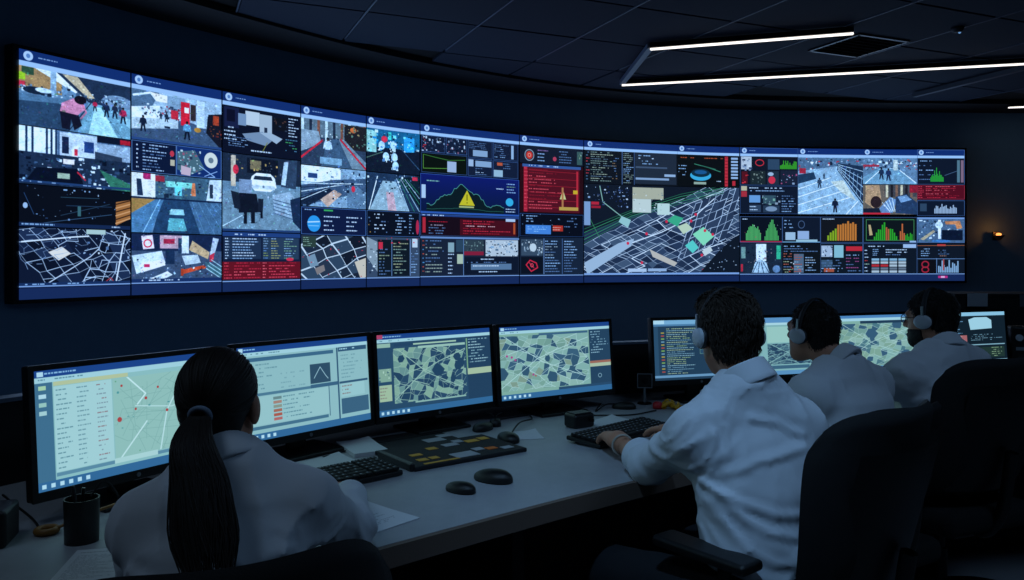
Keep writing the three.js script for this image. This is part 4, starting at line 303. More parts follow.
const deskScreens = [
  (w) => deskUI(w, () => { w.rect(0, 0.105, 0.085, 0.82, '#4f7690'); for (let k = 0; k < 4; k++) w.rect(0.02, 0.13 + k * 0.07, 0.035, 0.035, ['#c9dcae', '#d6e6ea', '#b9d3c2', '#c9dcd6'][k]); w.rect(0.09, 0.105, 0.38, 0.035, '#d9cfa0'); w.rect(0.09, 0.145, 0.29, 0.72, '#c6dcd8'); for (let k = 0; k < 17; k++) { const v = 0.165 + k * 0.041; w.text(0.1, v, 0.08, 0.03, 1, '#7f9fa6', 0.9); w.text(0.2, v, 0.08, 0.03, 1, '#86a3aa', 0.9); w.text(0.3, v, 0.07, 0.03, 1, k % 3 ? '#9aa3aa' : '#b08a8c', 0.9); }
    w.at(0.385, 0.145, 0.985, 0.86).clip((q) => { q.fill('#b0cbbd'); for (let k = 0; k < 26; k++) q.line([[q.r(), q.r()], [q.r(), q.r()]], '#98b7ac', 1.5); q.streets([-0.1, 0.1], [0.18, 0.04], [-0.05, 0.2], 7, 6, { road: '#9dbbae', lw: 2, jit: 0.35, drop: 0.3 }); q.line([[0.1, -0.05], [0.3, 0.24], [0.22, 0.36]], '#eef6f0', 5); q.line([[0.05, 1], [0.3, 0.6]], '#e6f0ea', 5); q.line([[0.42, 1], [0.5, 0.5], [0.72, 0]], '#e0ece6', 5); q.line([[0.2, 0.38], [0.55, 0.46], [1, 0.3]], '#d9e8e0', 4); q.line([[0.6, 0.5], [0.85, 0.95]], '#d9e8e0', 4); q.poly([[0.86, 0.55], [0.95, 0.5], [1, 0.62], [0.9, 0.7]], '#4f7f94'); q.rect(0.7, 0.72, 0.05, 0.05, '#4f8f8c'); q.specks(14, ['#5fa0a0', '#7fae8c'], [4, 9]); for (const [u, v, s] of [[0.05, 0.52, 8], [0.3, 0.3, 5], [0.2, 0.42, 4], [0.5, 0.5, 5], [0.75, 0.48, 8], [0.08, 0.1, 4], [0.42, 0.18, 4], [0.6, 0.3, 3], [0.9, 0.25, 5]]) q.disc(u, v, s, '#d04a48'); });
    w.rect(0.09, 0.87, 0.9, 0.03, '#6f93a6'); w.rect(0.38, 0.855, 0.24, 0.045, '#cfe0d8'); for (let k = 0; k < 5; k++) w.disc(0.42 + k * 0.05, 0.955, 6, '#e6f2f8'); }),
  (w) => deskUI(w, () => { w.rect(0, 0.1, 1, 0.83, '#adc8c6'); w.rect(0.03, 0.12, 0.68, 0.04, '#4a6f8a'); w.text(0.04, 0.18, 0.26, 0.3, 7, '#7f9fa6', 0.7); w.text(0.3, 0.3, 0.2, 0.2, 4, '#93b0b4', 0.5); w.rect(0.52, 0.26, 0.16, 0.22, '#3c5468'); w.line([[0.55, 0.42], [0.6, 0.3], [0.64, 0.4], [0.66, 0.44]], '#c3d6da', 3); w.rect(0.03, 0.5, 0.7, 0.03, '#5f8296'); w.rect(0.52, 0.49, 0.22, 0.04, '#486a84'); w.rect(0.06, 0.54, 0.6, 0.3, '#b7d0cc'); for (let k = 0; k < 6; k++) { w.rect(0.24, 0.56 + k * 0.045, 0.06, 0.03, ['#7f8f8c', '#c98a78', '#a9a08c', '#c8705c', '#d0604e', '#d8706a'][k]); w.text(0.31, 0.555 + k * 0.045, 0.24, 0.035, 1, '#7799a2', 0.8); } w.rect(0.66, 0.53, 0.006, 0.34, '#4a6a80'); w.rect(0.03, 0.85, 0.62, 0.035, '#54788e'); w.rect(0.735, 0.1, 0.012, 0.83, '#3f5f78'); w.rect(0.75, 0.1, 0.24, 0.05, '#3c5c78'); w.text(0.76, 0.105, 0.14, 0.04, 1, '#c3dbe2', 0.9); w.text(0.77, 0.18, 0.18, 0.3, 7, '#8aa9ae', 0.7); w.rect(0.75, 0.5, 0.24, 0.025, '#3f5f78'); w.rect(0.76, 0.53, 0.2, 0.15, '#b9d3d0'); w.text(0.77, 0.54, 0.1, 0.13, 3, '#a58a86', 0.9); w.rect(0.76, 0.7, 0.23, 0.18, '#4a6a82'); }),
  (w) => deskUI(w, () => { w.rect(0, 0.1, 1, 0.83, '#33506a'); w.rect(0.0, 0.0, 0.05, 0.05, '#d0486a'); w.rect(0.14, 0.115, 0.6, 0.04, '#2f4a66'); w.rect(0.3, 0.13, 0.38, 0.02, '#c3d3b4'); cityMap(w.at(0.13, 0.18, 0.76, 0.86, 5), { base: '#34506a', block: ['#9fb69f', '#7f9a94', '#2c4862', '#8aa598', '#2c4862'], road: '#b5c8b4', p: 0.75, lw: 3 }); w.rect(0.34, 0.17, 0.42, 0.03, '#b9cdb8'); w.rect(0.01, 0.42, 0.1, 0.16, '#9fb49c'); w.specks(10, ['#4a6a78', '#d3dfc6'], [5, 12], [0.01, 0.42, 0.1, 0.56]); w.rect(0.01, 0.62, 0.1, 0.2, '#c3caa4'); w.text(0.015, 0.64, 0.08, 0.16, 4, '#a58f80', 0.9); w.rect(0.0, 0.11, 0.11, 0.05, '#b0c4ae'); w.rect(0.775, 0.1, 0.225, 0.83, '#2d4660'); w.text(0.79, 0.12, 0.2, 0.34, 9, ['#b9cdd0', '#9fb9c0'], 0.8); w.rect(0.77, 0.12, 0.012, 0.4, '#8fae84'); w.rect(0.775, 0.52, 0.225, 0.08, '#c9cba4'); w.rect(0.3, 0.86, 0.45, 0.02, '#a9c0b0'); }),
  (w) => deskUI(w, () => { w.rect(0, 0.1, 1, 0.83, '#9db8a4'); cityMap(w.at(0.0, 0.13, 0.79, 0.88, 8), { base: '#9fbaae', block: ['#93ae9c', '#a3bdac', '#9aa58f', '#aabfb0', '#8aa596', '#48667c', '#3f5c72'], road: '#d3e2da', p: 0.85, lw: 2.6 }); w.rect(0.34, 0.11, 0.45, 0.03, '#4a6a84'); for (const [u, v] of [[0.1, 0.42], [0.13, 0.46], [0.28, 0.68], [0.06, 0.4]]) w.disc(u, v, 6, '#c8508c'); w.disc(0.3, 0.7, 4, '#d0504a'); w.rect(0.8, 0.1, 0.2, 0.83, '#2f4860'); w.text(0.815, 0.12, 0.17, 0.34, 9, ['#a9c0cc', '#8fa9b8'], 0.85); w.rect(0.8, 0.56, 0.2, 0.035, '#c0705c'); w.rect(0.8, 0.595, 0.2, 0.05, '#cfcba8'); w.disc(0.89, 0.78, 10, '#9fb6c0', 3); w.rect(0.5, 0.89, 0.5, 0.035, '#33506c'); }),
  (w) => { w.fill('#2b4258'); w.rect(0, 0, 1, 0.07, '#8fb6d6'); w.rect(0, 0.0, 0.12, 0.06, '#d3e6f2'); w.rect(0, 0.07, 1, 0.03, '#5f86aa'); w.rect(0, 0.1, 0.05, 0.85, '#35526c'); w.text(0.14, 0.13, 0.34, 0.78, 24, ['#a9b884', '#9fb9c4', '#c3c49a', '#86a3b4'], 0.9); for (let k = 0; k < 14; k++) w.rect(0.08, 0.2 + k * 0.05, 0.035, 0.022, ['#c3a04a', '#c0504a', '#8fae5c', '#7f9fb4'][k % 4]); w.rect(0.5, 0.5, 0.14, 0.08, '#33506a'); w.at(0.5, 0.5, 0.64, 0.58).frame('#8fae94', 2); w.text(0.7, 0.2, 0.2, 0.4, 10, '#9fb9c4', 0.6); w.rect(0, 0.92, 1, 0.04, '#7fa0c0'); },
  (w) => { w.fill('#9dbdb9'); w.rect(0, 0, 1, 0.09, '#6f9ac6'); w.rect(0, 0.09, 1, 0.04, '#cfe2e4'); w.rect(0.2, 0.16, 0.62, 0.28, '#b9d3c4'); w.rect(0.62, 0.18, 0.1, 0.08, '#4a6a80'); cityMap(w.at(0.2, 0.46, 0.82, 0.82, 9), { base: '#3f5a70', block: ['#54707e', '#2f4860'], road: '#a9c4bc', p: 0.6, lw: 3 }); w.rect(0.84, 0.16, 0.02, 0.72, '#6f93a6'); w.rect(0.22, 0.84, 0.5, 0.06, '#4a6a80'); w.text(0.87, 0.2, 0.1, 0.5, 9, '#7799a2', 0.8); w.rect(0, 0.93, 1, 0.07, '#6f9ac0'); },
  (w) => { w.fill('#9db9a8'); w.rect(0, 0, 1, 0.05, '#5f8ec0'); w.rect(0, 0.05, 1, 0.05, '#c6dfe6'); w.rect(0.28, 0.1, 0.72, 0.05, '#2b4258'); cityMap(w.at(0, 0.15, 1, 0.92, 21), { base: '#9db9ae', block: ['#9ab09a', '#5f8088', '#aabfb0', '#8aa598', '#9ab09a', '#44627a'], road: '#cddcd0', p: 0.85, lw: 2.8 }); w.rect(0, 0.93, 1, 0.07, '#5f8ec0'); },
  (w) => { w.fill('#18242e'); w.rect(0, 0, 1, 0.07, '#a9cfe4'); w.rect(0.0, 0.1, 0.2, 0.3, '#2b3c48'); w.text(0.02, 0.1, 0.26, 0.78, 20, ['#b9ccd6', '#8aa3b0'], 0.7); w.text(0.3, 0.12, 0.16, 0.3, 8, ['#8fb4d8', '#c3b0b0'], 0.95); w.rect(0.33, 0.44, 0.16, 0.14, '#c86a6a'); w.text(0.34, 0.45, 0.14, 0.12, 4, '#e6b0ac', 1); w.poly([[0.52, 0.14], [0.6, 0.1], [0.76, 0.1], [0.82, 0.16], [0.82, 0.32], [0.54, 0.34]], '#c3dde6'); w.text(0.54, 0.42, 0.42, 0.14, 4, '#8aa3b0', 0.6); w.rect(0.3, 0.62, 0.68, 0.02, '#9fb9c4'); w.rect(0.55, 0.68, 0.42, 0.2, '#2a3a34'); w.text(0.3, 0.68, 0.22, 0.2, 6, ['#b9ccd6'], 0.9); w.text(0.8, 0.68, 0.16, 0.2, 5, '#a3ae84', 0.6); w.rect(0, 0.92, 1, 0.08, '#b9d8e6'); },
];
// ---------------------------------------------------------------- room shell
const CEIL = 3.48;
const arcPts = [[-1.96, 3.175], [-1.715, 3.6], [-1.443, 3.98], [-1.153, 4.34], [-0.86, 4.665], [-0.545, 4.95], [0.0537, 5.38], [0.5, 5.62], [1.23, 5.87], [1.70, 5.975], [2.6, 6.07], [3.46, 6.11]].map(([x, d]) => new THREE.Vector3(x * 1.8, 0, -d * 1.8));
const arc = new THREE.CatmullRomCurve3(arcPts, false, 'centripetal'); arc.arcLengthDivisions = 1200;
const ARC = arc.getLength(), WALL_LEN = 11.78;
function onArc(s, off = 0) {   // s metres along the screen wall, off metres out of the room
  const t = clamp(s / WALL_LEN), p = arc.getPointAt(t), k = arc.getTangentAt(t);
  return [p.x + k.z * off, -p.z - k.x * off * -1, k];   // (x, distance)
}
function plan(inner, outer, y0, y1, bevel = 0) {   // solid between two plan polylines [x, d]
  const sh = new THREE.Shape(); inner.forEach(([x, d], i) => sh[i ? 'lineTo' : 'moveTo'](x, d)); for (let i = outer.length - 1; i >= 0; i--) sh.lineTo(outer[i][0], outer[i][1]); sh.closePath();
  const g = new THREE.ExtrudeGeometry(sh, { depth: y1 - y0 - 2 * bevel, bevelEnabled: bevel > 0, bevelSize: bevel, bevelThickness: bevel, bevelSegments: 2, bevelOffset: -bevel, curveSegments: 4 });
  return g.rotateX(-Math.PI / 2).translate(0, y0 + bevel, 0);
}
const smooth = (pts, n) => { const c = new THREE.CatmullRomCurve3(pts.map(([x, d]) => new THREE.Vector3(x, 0, d)), false, 'centripetal'); return c.getSpacedPoints(n).map((p) => [p.x, p.z]); };
const wallIn = [[-5.6, 1.6], [-4.75, 3.55]], wallOut = [[-5.78, 1.66], [-4.93, 3.63]];
for (let k = 0; k <= 40; k++) { const s = (WALL_LEN * k) / 40, a = onArc(s, 0.14), b = onArc(s, 0.34); wallIn.push([a[0], a[1]]); wallOut.push([b[0], b[1]]); }
wallIn.push([8.4, 11.25]); wallOut.push([8.4, 11.45]);
struct('wall_back', plan(wallIn, wallOut, 0, CEIL + 0.2), M.wall);
struct('wall_left', box(0.2, CEIL + 0.2, 5.75, -5.7, (CEIL + 0.2) / 2, 1.2), M.wallBack);
struct('wall_right', box(0.2, CEIL + 0.2, 15.5, 8.5, (CEIL + 0.2) / 2, -3.7), M.wallBack);
struct('wall_rear', box(14.4, CEIL + 0.2, 0.2, 1.4, (CEIL + 0.2) / 2, 4.1), M.wallBack);
struct('floor', box(14.6, 0.1, 15.8, 1.4, -0.05, -3.75), M.floor);
const ceiling = struct('ceiling', box(14.6, 0.1, 15.8, 1.4, CEIL + 0.09, -3.75), M.ceilVoid);
{ // ceiling panels in a grid that runs across the view, with pale tees between
  const a = Math.atan2(0.40, 0.92), e1 = [Math.cos(a), Math.sin(a)], e2 = [-Math.sin(a), Math.cos(a)], O = [-0.30, 7.1], P = 1.0;
  const cell = box(P - 0.03, 0.024, P - 0.03, 0, 0, 0), r = rng(77), tee = box(P * 16, 0.012, 0.018);
  const limit = (x) => { let d = 99; for (let i = 1; i < wallIn.length; i++) if (wallIn[i - 1][0] <= x && wallIn[i][0] > x) d = lerp(wallIn[i - 1][1], wallIn[i][1], (x - wallIn[i - 1][0]) / (wallIn[i][0] - wallIn[i - 1][0])); return d; };
  for (let i = -8; i <= 9; i++) for (let j = -12; j <= 6; j++) {
    const x = O[0] + (i + 0.5) * P * e1[0] + (j + 0.5) * P * e2[0], d = O[1] + (i + 0.5) * P * e1[1] + (j + 0.5) * P * e2[1];
    if (x < -4.7 || x > 7.6 || d < -3.1 || d > limit(x) - 0.75 || (x < -3 && d < 3)) continue;
    if (d < 4.6 && d > -3.2) { /* over and behind the camera */ }
    const m = struct('ceiling_panel', cell, r() < 0.5 ? M.ceilA : M.ceilB, ceiling); m.userData = {}; m.position.set(x, CEIL + 0.022 + (r() - 0.5) * 0.004, -d); m.rotation.y = a;
  }
  for (let i = -3; i <= 8; i++) { const x = O[0] + i * P * e1[0], d = O[1] + i * P * e1[1]; const L = 8, m = part('ceiling_tee', box(0.014, 0.012, L), M.ceilTee, ceiling); m.position.set(x - e2[0] * 3.1, CEIL + 0.012, -(d - e2[1] * 3.1)); m.rotation.y = a; }
}
// a dark bulkhead hides the joint of ceiling and screen wall
{ const a = [], b = []; for (let k = 0; k <= 40; k++) { const s = (WALL_LEN * k) / 40, p = onArc(s, 0.14), q = onArc(s, -0.5); b.push([p[0], p[1]]); a.push([q[0], q[1]]); } a.unshift([-5.0, 3.2]); b.unshift([-4.75, 3.55]); a.push([8.35, 10.6]); b.push([8.35, 11.2]); struct('trim_1', plan(a, b, CEIL - 0.02, CEIL + 0.06), M.wallBack); }

// ---------------------------------------------------------------- linear ceiling lights
function rectLight(name, color, intensity, w, h, pos, target) { const l = new THREE.RectAreaLight(new THREE.Color().setRGB(...color), intensity, w, h); l.name = name; l.position.copy(pos); l.lookAt(target); scene.add(l); return l; }
const stripGlow = new THREE.MeshStandardMaterial({ color: 0x000000, emissive: new THREE.Color().setRGB(1, 0.93, 0.88), emissiveIntensity: 1.6, roughness: 0.5 });
const bar = (p, q, w, h, y) => { const L = Math.hypot(q[0] - p[0], q[1] - p[1]), a = Math.atan2(q[1] - p[1], q[0] - p[0]); return new THREE.BoxGeometry(L, h, w).rotateY(a).translate((p[0] + q[0]) / 2, y, -(p[1] + q[1]) / 2); };
function lightRun(root, p, q) {
  part('housing', bar(p, q, 0.075, 0.05, CEIL - 0.03), M.darkMetal, root); const d = part('diffuser', bar(p, q, 0.042, 0.012, CEIL - 0.061), stripGlow, root, 'glowing white diffuser');
  const L = Math.hypot(q[0] - p[0], q[1] - p[1]), m = V((p[0] + q[0]) / 2, CEIL - 0.075, (p[1] + q[1]) / 2), l = rectLight('strip_light', LIGHT.strip.slice(0, 3), LIGHT.strip[3], L, 0.042, m, m.clone().add(new THREE.Vector3(0, -1, 0)));
  l.rotation.set(-Math.PI / 2, 0, Math.atan2(q[1] - p[1], q[0] - p[0])); return d;
}
{
  const A = [1.32, 7.63], B = [3.03, 7.1], C = [1.265, 9.2], D = [6.2, 7.97];
  const root = thing('linear_ceiling_light', 'two long glowing ceiling strips joined by a grey link bar', 'ceiling light');
  lightRun(root, A, B); lightRun(root, C, D); part('link_bar', bar(A, C, 0.06, 0.05, CEIL - 0.03), std(0x6d7c90, 0.5), root, 'unlit grey bar'); part('end_bar', bar([4.98, 9.9], [5.55, 8.15], 0.06, 0.05, CEIL - 0.03), std(0x46505e, 0.5), root);
  const r2 = thing('linear_ceiling_light', 'short glowing ceiling strip end in the upper corner beside the wall', 'ceiling light'); lightRun(r2, [6.55, 10.55], [8.2, 10.15]);
  // dimmed panel lights over the operators, above and behind the camera
  for (const [x, d, w, h, lab, L] of [[2.3, 1.4, 0.9, 0.9, 'light panel above the chairs, out of view', LIGHT.officePanel], [-1.7, 0.75, 0.9, 0.9, 'weak light panel above the woman\'s side, out of view', LIGHT.sidePanel]]) {
    const t = thing('ceiling_panel_light', 'cool flat ceiling ' + lab, 'ceiling light', [x, CEIL, -d]), pg = new THREE.MeshStandardMaterial({ color: 0x000000, emissive: new THREE.Color().setRGB(...L.slice(0, 3)), emissiveIntensity: L[3] * 0.15, roughness: 0.6 });
    part('frame', box(w + 0.06, 0.03, h + 0.06, 0, -0.02, 0), M.darkMetal, t); part('diffuser', box(w, 0.012, h, 0, -0.04, 0), pg, t);
    const l = rectLight('panel_light', L.slice(0, 3), L[3], w, h, V(x, CEIL - 0.05, d), V(x, 0, d)); l.rotation.set(-Math.PI / 2, 0, 0);
  }
}
{ const at = V(-0.2, CEIL - 0.02, 0.9), aim = V(0.38, 0.9, 2.2), t = thing('ceiling_spotlight', 'round ceiling spotlight aimed at the nearest man, out of view', 'ceiling light', at.toArray()); part('can', lathe([[0, 0.03], [0.055, 0.03], [0.06, -0.05], [0.052, -0.05], [0.048, 0.02], [0, 0.02]]), M.darkMetal, t); part('lens', new THREE.CylinderGeometry(0.046, 0.046, 0.006, 24).translate(0, -0.03, 0), new THREE.MeshStandardMaterial({ color: 0x000000, emissive: new THREE.Color().setRGB(...LIGHT.spot.slice(0, 3)), emissiveIntensity: 1 }), t);
  const l = new THREE.SpotLight(new THREE.Color().setRGB(...LIGHT.spot.slice(0, 3)), LIGHT.spot[3], 0, 0.34, 0.9, 2); l.name = 'spot_light'; l.position.copy(at).add(new THREE.Vector3(0, -0.06, 0)); l.target.position.copy(aim); l.shadow.radius = 3; l.castShadow = true; scene.add(l, l.target); }
{ const t = thing('ceiling_vent', 'dark square air vent between the glowing ceiling strips', 'vent', [3.35, CEIL + 0.008, -7.75], 0.4); part('backing', box(0.62, 0.006, 0.62, 0, 0, 0), M.blackMatte, t); for (const [w, h, x, z] of [[0.64, 0.03, 0, 0.31], [0.64, 0.03, 0, -0.31], [0.03, 0.64, 0.31, 0], [0.03, 0.64, -0.31, 0]]) part('frame', box(w, 0.016, h, x, -0.006, z), M.darkMetal, t); for (let k = 0; k < 7; k++) part('slat', box(0.58, 0.012, 0.04).rotateX(0.5).translate(0, -0.006, -0.24 + k * 0.08), M.darkMetal, t); }
{ const t = thing('smoke_detector', 'small round detector with a pale blue light on the ceiling', 'detector', [3.98, CEIL + 0.01, -7.15]); part('body', lathe([[0, -0.045], [0.03, -0.045], [0.05, -0.03], [0.055, 0], [0, 0]]), std(0x2a313a, 0.6), t); part('indicator', new THREE.SphereGeometry(0.012, 12, 8).translate(0.02, -0.045, 0), new THREE.MeshStandardMaterial({ color: 0x000000, emissive: 0x6fa0d8, emissiveIntensity: 0.8 }), t); }

// ---------------------------------------------------------------- curved video wall
const WB = EYE - 0.286, WH = 1.8;
{
  const wall = thing('video_wall', 'large curved video wall of glowing camera views, maps and charts', 'video wall');
  const a = [], b = []; for (let k = 0; k <= 60; k++) { const s = lerp(-0.0, WALL_LEN, k / 60), p = onArc(s, 0.012), q = onArc(s, 0.12); a.push([p[0], p[1]]); b.push([q[0], q[1]]); }
  const cap = (i, j, off) => { const [x0, d0] = a[i], [x1, d1] = a[j], L = Math.hypot(x1 - x0, d1 - d0); return [(x0 - x1) / L * off, (d0 - d1) / L * off]; };
  const c0 = cap(0, 1, 0.03), c1 = cap(60, 59, 0.03); a.unshift([a[0][0] + c0[0], a[0][1] + c0[1]]); b.unshift([b[0][0] + c0[0], b[0][1] + c0[1]]); a.push([a[61][0] + c1[0], a[61][1] + c1[1]]); b.push([b[61][0] + c1[0], b[61][1] + c1[1]]);
  part('frame', plan(a, b, WB - 0.03, WB + WH + 0.03), M.wallFrame, wall, 'thin black frame');
  wallPanels.forEach((P, pi) => {
    const len = P.s1 - P.s0, h = 720, w = Math.min(2048, Math.round((h * len) / WH)), tex = canvasTex(w, h, (W) => { W.fill('#060a12'); P.tiles.forEach(([u0, v0, u1, v1, fn], k) => W.at(u0, v0, u1, v1, P.seed * 100 + k).clip(fn)); }, P.seed), mat = glow(tex, 1.0, SCREEN_TINT);
    const panel = new THREE.Group(); panel.name = 'display_panel'; panel.userData.label = P.label; wall.add(panel);
    const g = 0.006;
    for (const [u0, v0, u1, v1] of P.tiles) {
      const geo = grid((u, v) => { const s = P.s0 + g + (len - 2 * g) * lerp(u0, u1, u), [x, d] = onArc(s, 0); return [x, WB + WH * (1 - lerp(v1, v0, v)), -d]; }, Math.max(3, Math.round((u1 - u0) * len * 10)), 3);
      const uv = geo.attributes.uv; for (let i = 0; i < uv.count; i++) uv.setXY(i, lerp(u0, u1, uv.getX(i)), 1 - lerp(v1, v0, uv.getY(i)));
      part('screen_tile', geo, mat, panel);
    }
    const m = tex.userData.mean.map((q, k) => q * SCREEN_TINT[k]), parts = len > 1.6 ? 2 : 1;
    for (let k = 0; k < parts; k++) { const sm = P.s0 + (len * (k + 0.5)) / parts, [x, d, t] = onArc(sm, 0), n = new THREE.Vector3(-t.z, 0, t.x), pos = new THREE.Vector3(x, WB + WH / 2, -d).addScaledVector(n, n.dot(new THREE.Vector3(-x, 0, d)) > 0 ? 0.05 : -0.05); const top = Math.max(...m, 1e-4); rectLight('wall_screen_light', m.map((q) => q / top), top * LIGHT.wallScreen, len / parts, WH, pos, pos.clone().addScaledVector(n, n.dot(new THREE.Vector3(-x, 0, d)) > 0 ? 1 : -1)); }
  });
}
{ const t = thing('wall_lamp', 'small amber lamp glowing on the dark wall beside the video wall', 'wall lamp', [6.68, 1.74, -11.03]); part('back_plate', box(0.1, 0.12, 0.02, 0, 0, -0.01, 0.008), M.darkMetal, t); part('bulb', new THREE.SphereGeometry(0.028, 16, 12).scale(1.3, 0.8, 1).translate(0, 0.02, 0.05), new THREE.MeshStandardMaterial({ color: 0x000000, emissive: 0xff9a4a, emissiveIntensity: 2.2 }), t); part('shade', lathe([[0.02, -0.06], [0.075, 0.005], [0.072, 0.005], [0.018, -0.055]]).translate(0, 0, 0.05), std(0x7a3a1c, 0.6), t);
  const l = new THREE.PointLight(0xff8a3a, 0.06); l.name = 'wall_lamp_light'; l.position.set(6.68, 1.80, -10.96); l.castShadow = true; scene.add(l); }

// ---------------------------------------------------------------- curved console desk
const DT = 0.76;   // desk top height
const deskFront = smooth([[-1.36, 0.8], [-1.04, 1.13], [-0.71, 1.43], [-0.227, 1.856], [0.328, 2.317], [0.94, 2.75], [1.6, 3.03], [2.35, 3.25], [3.3, 3.4]], 60);
const deskBack = smooth([[-2.0, 1.3], [-1.7, 1.9], [-1.33, 2.5], [-0.95, 2.95], [-0.45, 3.35], [0.15, 3.72], [0.75, 3.95], [1.5, 4.16], [2.4, 4.45], [3.35, 4.7]], 60);
const inset = (pts, k) => pts.map(([x, d], i) => { const [bx, bd] = deskBack[i]; return [lerp(x, bx, k), lerp(d, bd, k)]; });
{
  const desk = thing('console_desk', 'long curved light grey control desk with a brown front edge', 'desk');
  part('worktop', plan(inset(deskFront, 0.012), deskBack, DT - 0.045, DT), M.desk, desk, 'pale grey worktop');
  part('edge_band', plan(deskFront, inset(deskFront, 0.0122), DT - 0.05, DT - 0.001), M.deskEdge, desk, 'brown edge strip');
  part('modesty_panel', plan(inset(deskFront, 0.55), inset(deskFront, 0.57), 0.02, DT - 0.046), M.deskBody, desk);
  part('back_screen', plan(deskBack, deskBack.map(([x, d], i) => { const [fx, fd] = deskFront[i], L = Math.hypot(x - fx, d - fd); return [x + (x - fx) / L * 0.05, d + (d - fd) / L * 0.05]; }), 0, 1.0), M.deskBody, desk, 'dark panel behind the monitors');
  part('back_screen_trim', plan(deskBack.map(([x, d], i) => { const [fx, fd] = deskFront[i], L = Math.hypot(x - fx, d - fd); return [x - (x - fx) / L * 0.006, d - (d - fd) / L * 0.006]; }), deskBack.map(([x, d], i) => { const [fx, fd] = deskFront[i], L = Math.hypot(x - fx, d - fd); return [x + (x - fx) / L * 0.056, d + (d - fd) / L * 0.056]; }), 1.0, 1.012), std(0x5a6a80, 0.4), desk, 'thin pale top edge');
  for (const i of [4, 22, 40, 57]) { const [fx, fd] = deskFront[i], [bx, bd] = deskBack[i], L = Math.hypot(bx - fx, bd - fd); part('support_leg', box(L * 0.8, DT - 0.05, 0.04).rotateY(Math.atan2(bd - fd, bx - fx)).translate(lerp(fx, bx, 0.55), (DT - 0.05) / 2, -lerp(fd, bd, 0.55)), M.deskBody, desk); }
}

// ---------------------------------------------------------------- desk monitors
function monitor(i, [x, d], [c, s], w, h, label) {
  const a = Math.atan2(s, c), cx = x + (c * w) / 2, cd = d + (s * w) / 2;   // centre of the lower edge, seen from the operator
  const t = thing('monitor', label, 'monitor', [cx, DT, -cd], a, 'monitors along the console desk');
  const lift = i < 4 ? 0.055 : 0.078, tilt = -0.08, T = new THREE.Matrix4().makeTranslation(0, lift, 0).multiply(new THREE.Matrix4().makeRotationX(tilt));
  const put = (g) => g.applyMatrix4(T);
  part('casing', [put(box(w, h, 0.03, 0, h / 2, -0.018, 0.006)), put(box(w * 0.55, h * 0.5, 0.03, 0, h * 0.5, -0.045, 0.012))], M.blackPlastic, t);
  const bz = 0.014, chin = 0.024, fr = [put(box(w, bz, 0.006, 0, h - bz / 2, 0)), put(box(w, chin, 0.006, 0, chin / 2, 0)), put(box(bz, h - bz - chin, 0.006, -w / 2 + bz / 2, (h - bz + chin) / 2, 0)), put(box(bz, h - bz - chin, 0.006, w / 2 - bz / 2, (h - bz + chin) / 2, 0))];
  part('bezel', fr, M.blackPlastic, t);
  const sw = w - 2 * bz, sh = h - bz - chin, tex = canvasTex(640, 360, deskScreens[i], 900 + i);
  const g = new THREE.PlaneGeometry(sw, sh, 4, 3).translate(0, chin + sh / 2, -0.001); part('screen', put(g), glow(tex, 1.0, MONITOR_TINT), t);
  part('badge', put(new THREE.CylinderGeometry(0.006, 0.006, 0.002, 16).rotateX(Math.PI / 2).translate(0, chin / 2, 0.0035)), M.metal, t);
  part('stand_neck', [box(0.07, 0.2, 0.025, 0, 0.105, -0.085, 0.006), box(0.06, 0.06, 0.06, 0, 0.19, -0.07)], M.blackPlastic, t);
  part('stand_base', [box(0.24, 0.012, 0.19, 0, 0.006, -0.05, 0.005)], M.blackPlastic, t);
  const m = tex.userData.mean.map((q, k) => q * MONITOR_TINT[k]), top = Math.max(...m), pos = new THREE.Vector3(0, lift + h / 2, 0.02).applyAxisAngle(new THREE.Vector3(0, 1, 0), a).add(t.position), dir = new THREE.Vector3(0, 0.08, 1).applyAxisAngle(new THREE.Vector3(0, 1, 0), a);
  rectLight('monitor_light', m.map((q) => q / top), top * LIGHT.deskScreen, sw, sh, pos, pos.clone().add(dir));
  return t;
}
monitor(0, [-1.165, 1.945], [0.54, 0.84], 0.55, 0.335, 'monitor with a pale street map and list behind the ponytailed woman');
monitor(1, [-0.848, 2.46], [0.64, 0.77], 0.55, 0.335, 'monitor with pale form windows and no map, right of the ponytail');
monitor(2, [-0.49, 2.888], [0.77, 0.64], 0.552, 0.335, 'monitor with a dark slate street map above the black board');
monitor(3, [-0.052, 3.225], [0.84, 0.54], 0.605, 0.335, 'monitor with a green street map and slate blocks, before the gap');
monitor(4, [0.636, 3.62], [0.955, 0.297], 0.5, 0.31, 'monitor listing dark code lines beside the nearest headset man');
monitor(5, [1.125, 3.775], [0.955, 0.297], 0.475, 0.31, 'pale monitor partly hidden between the two nearest headset men');
monitor(6, [1.60, 3.92], [0.945, 0.327], 0.52, 0.31, 'monitor with a green map in front of the man wearing glasses');
monitor(7, [2.14, 4.11], [0.945, 0.327], 0.565, 0.31, 'dark table monitor at the far right end of the desk');

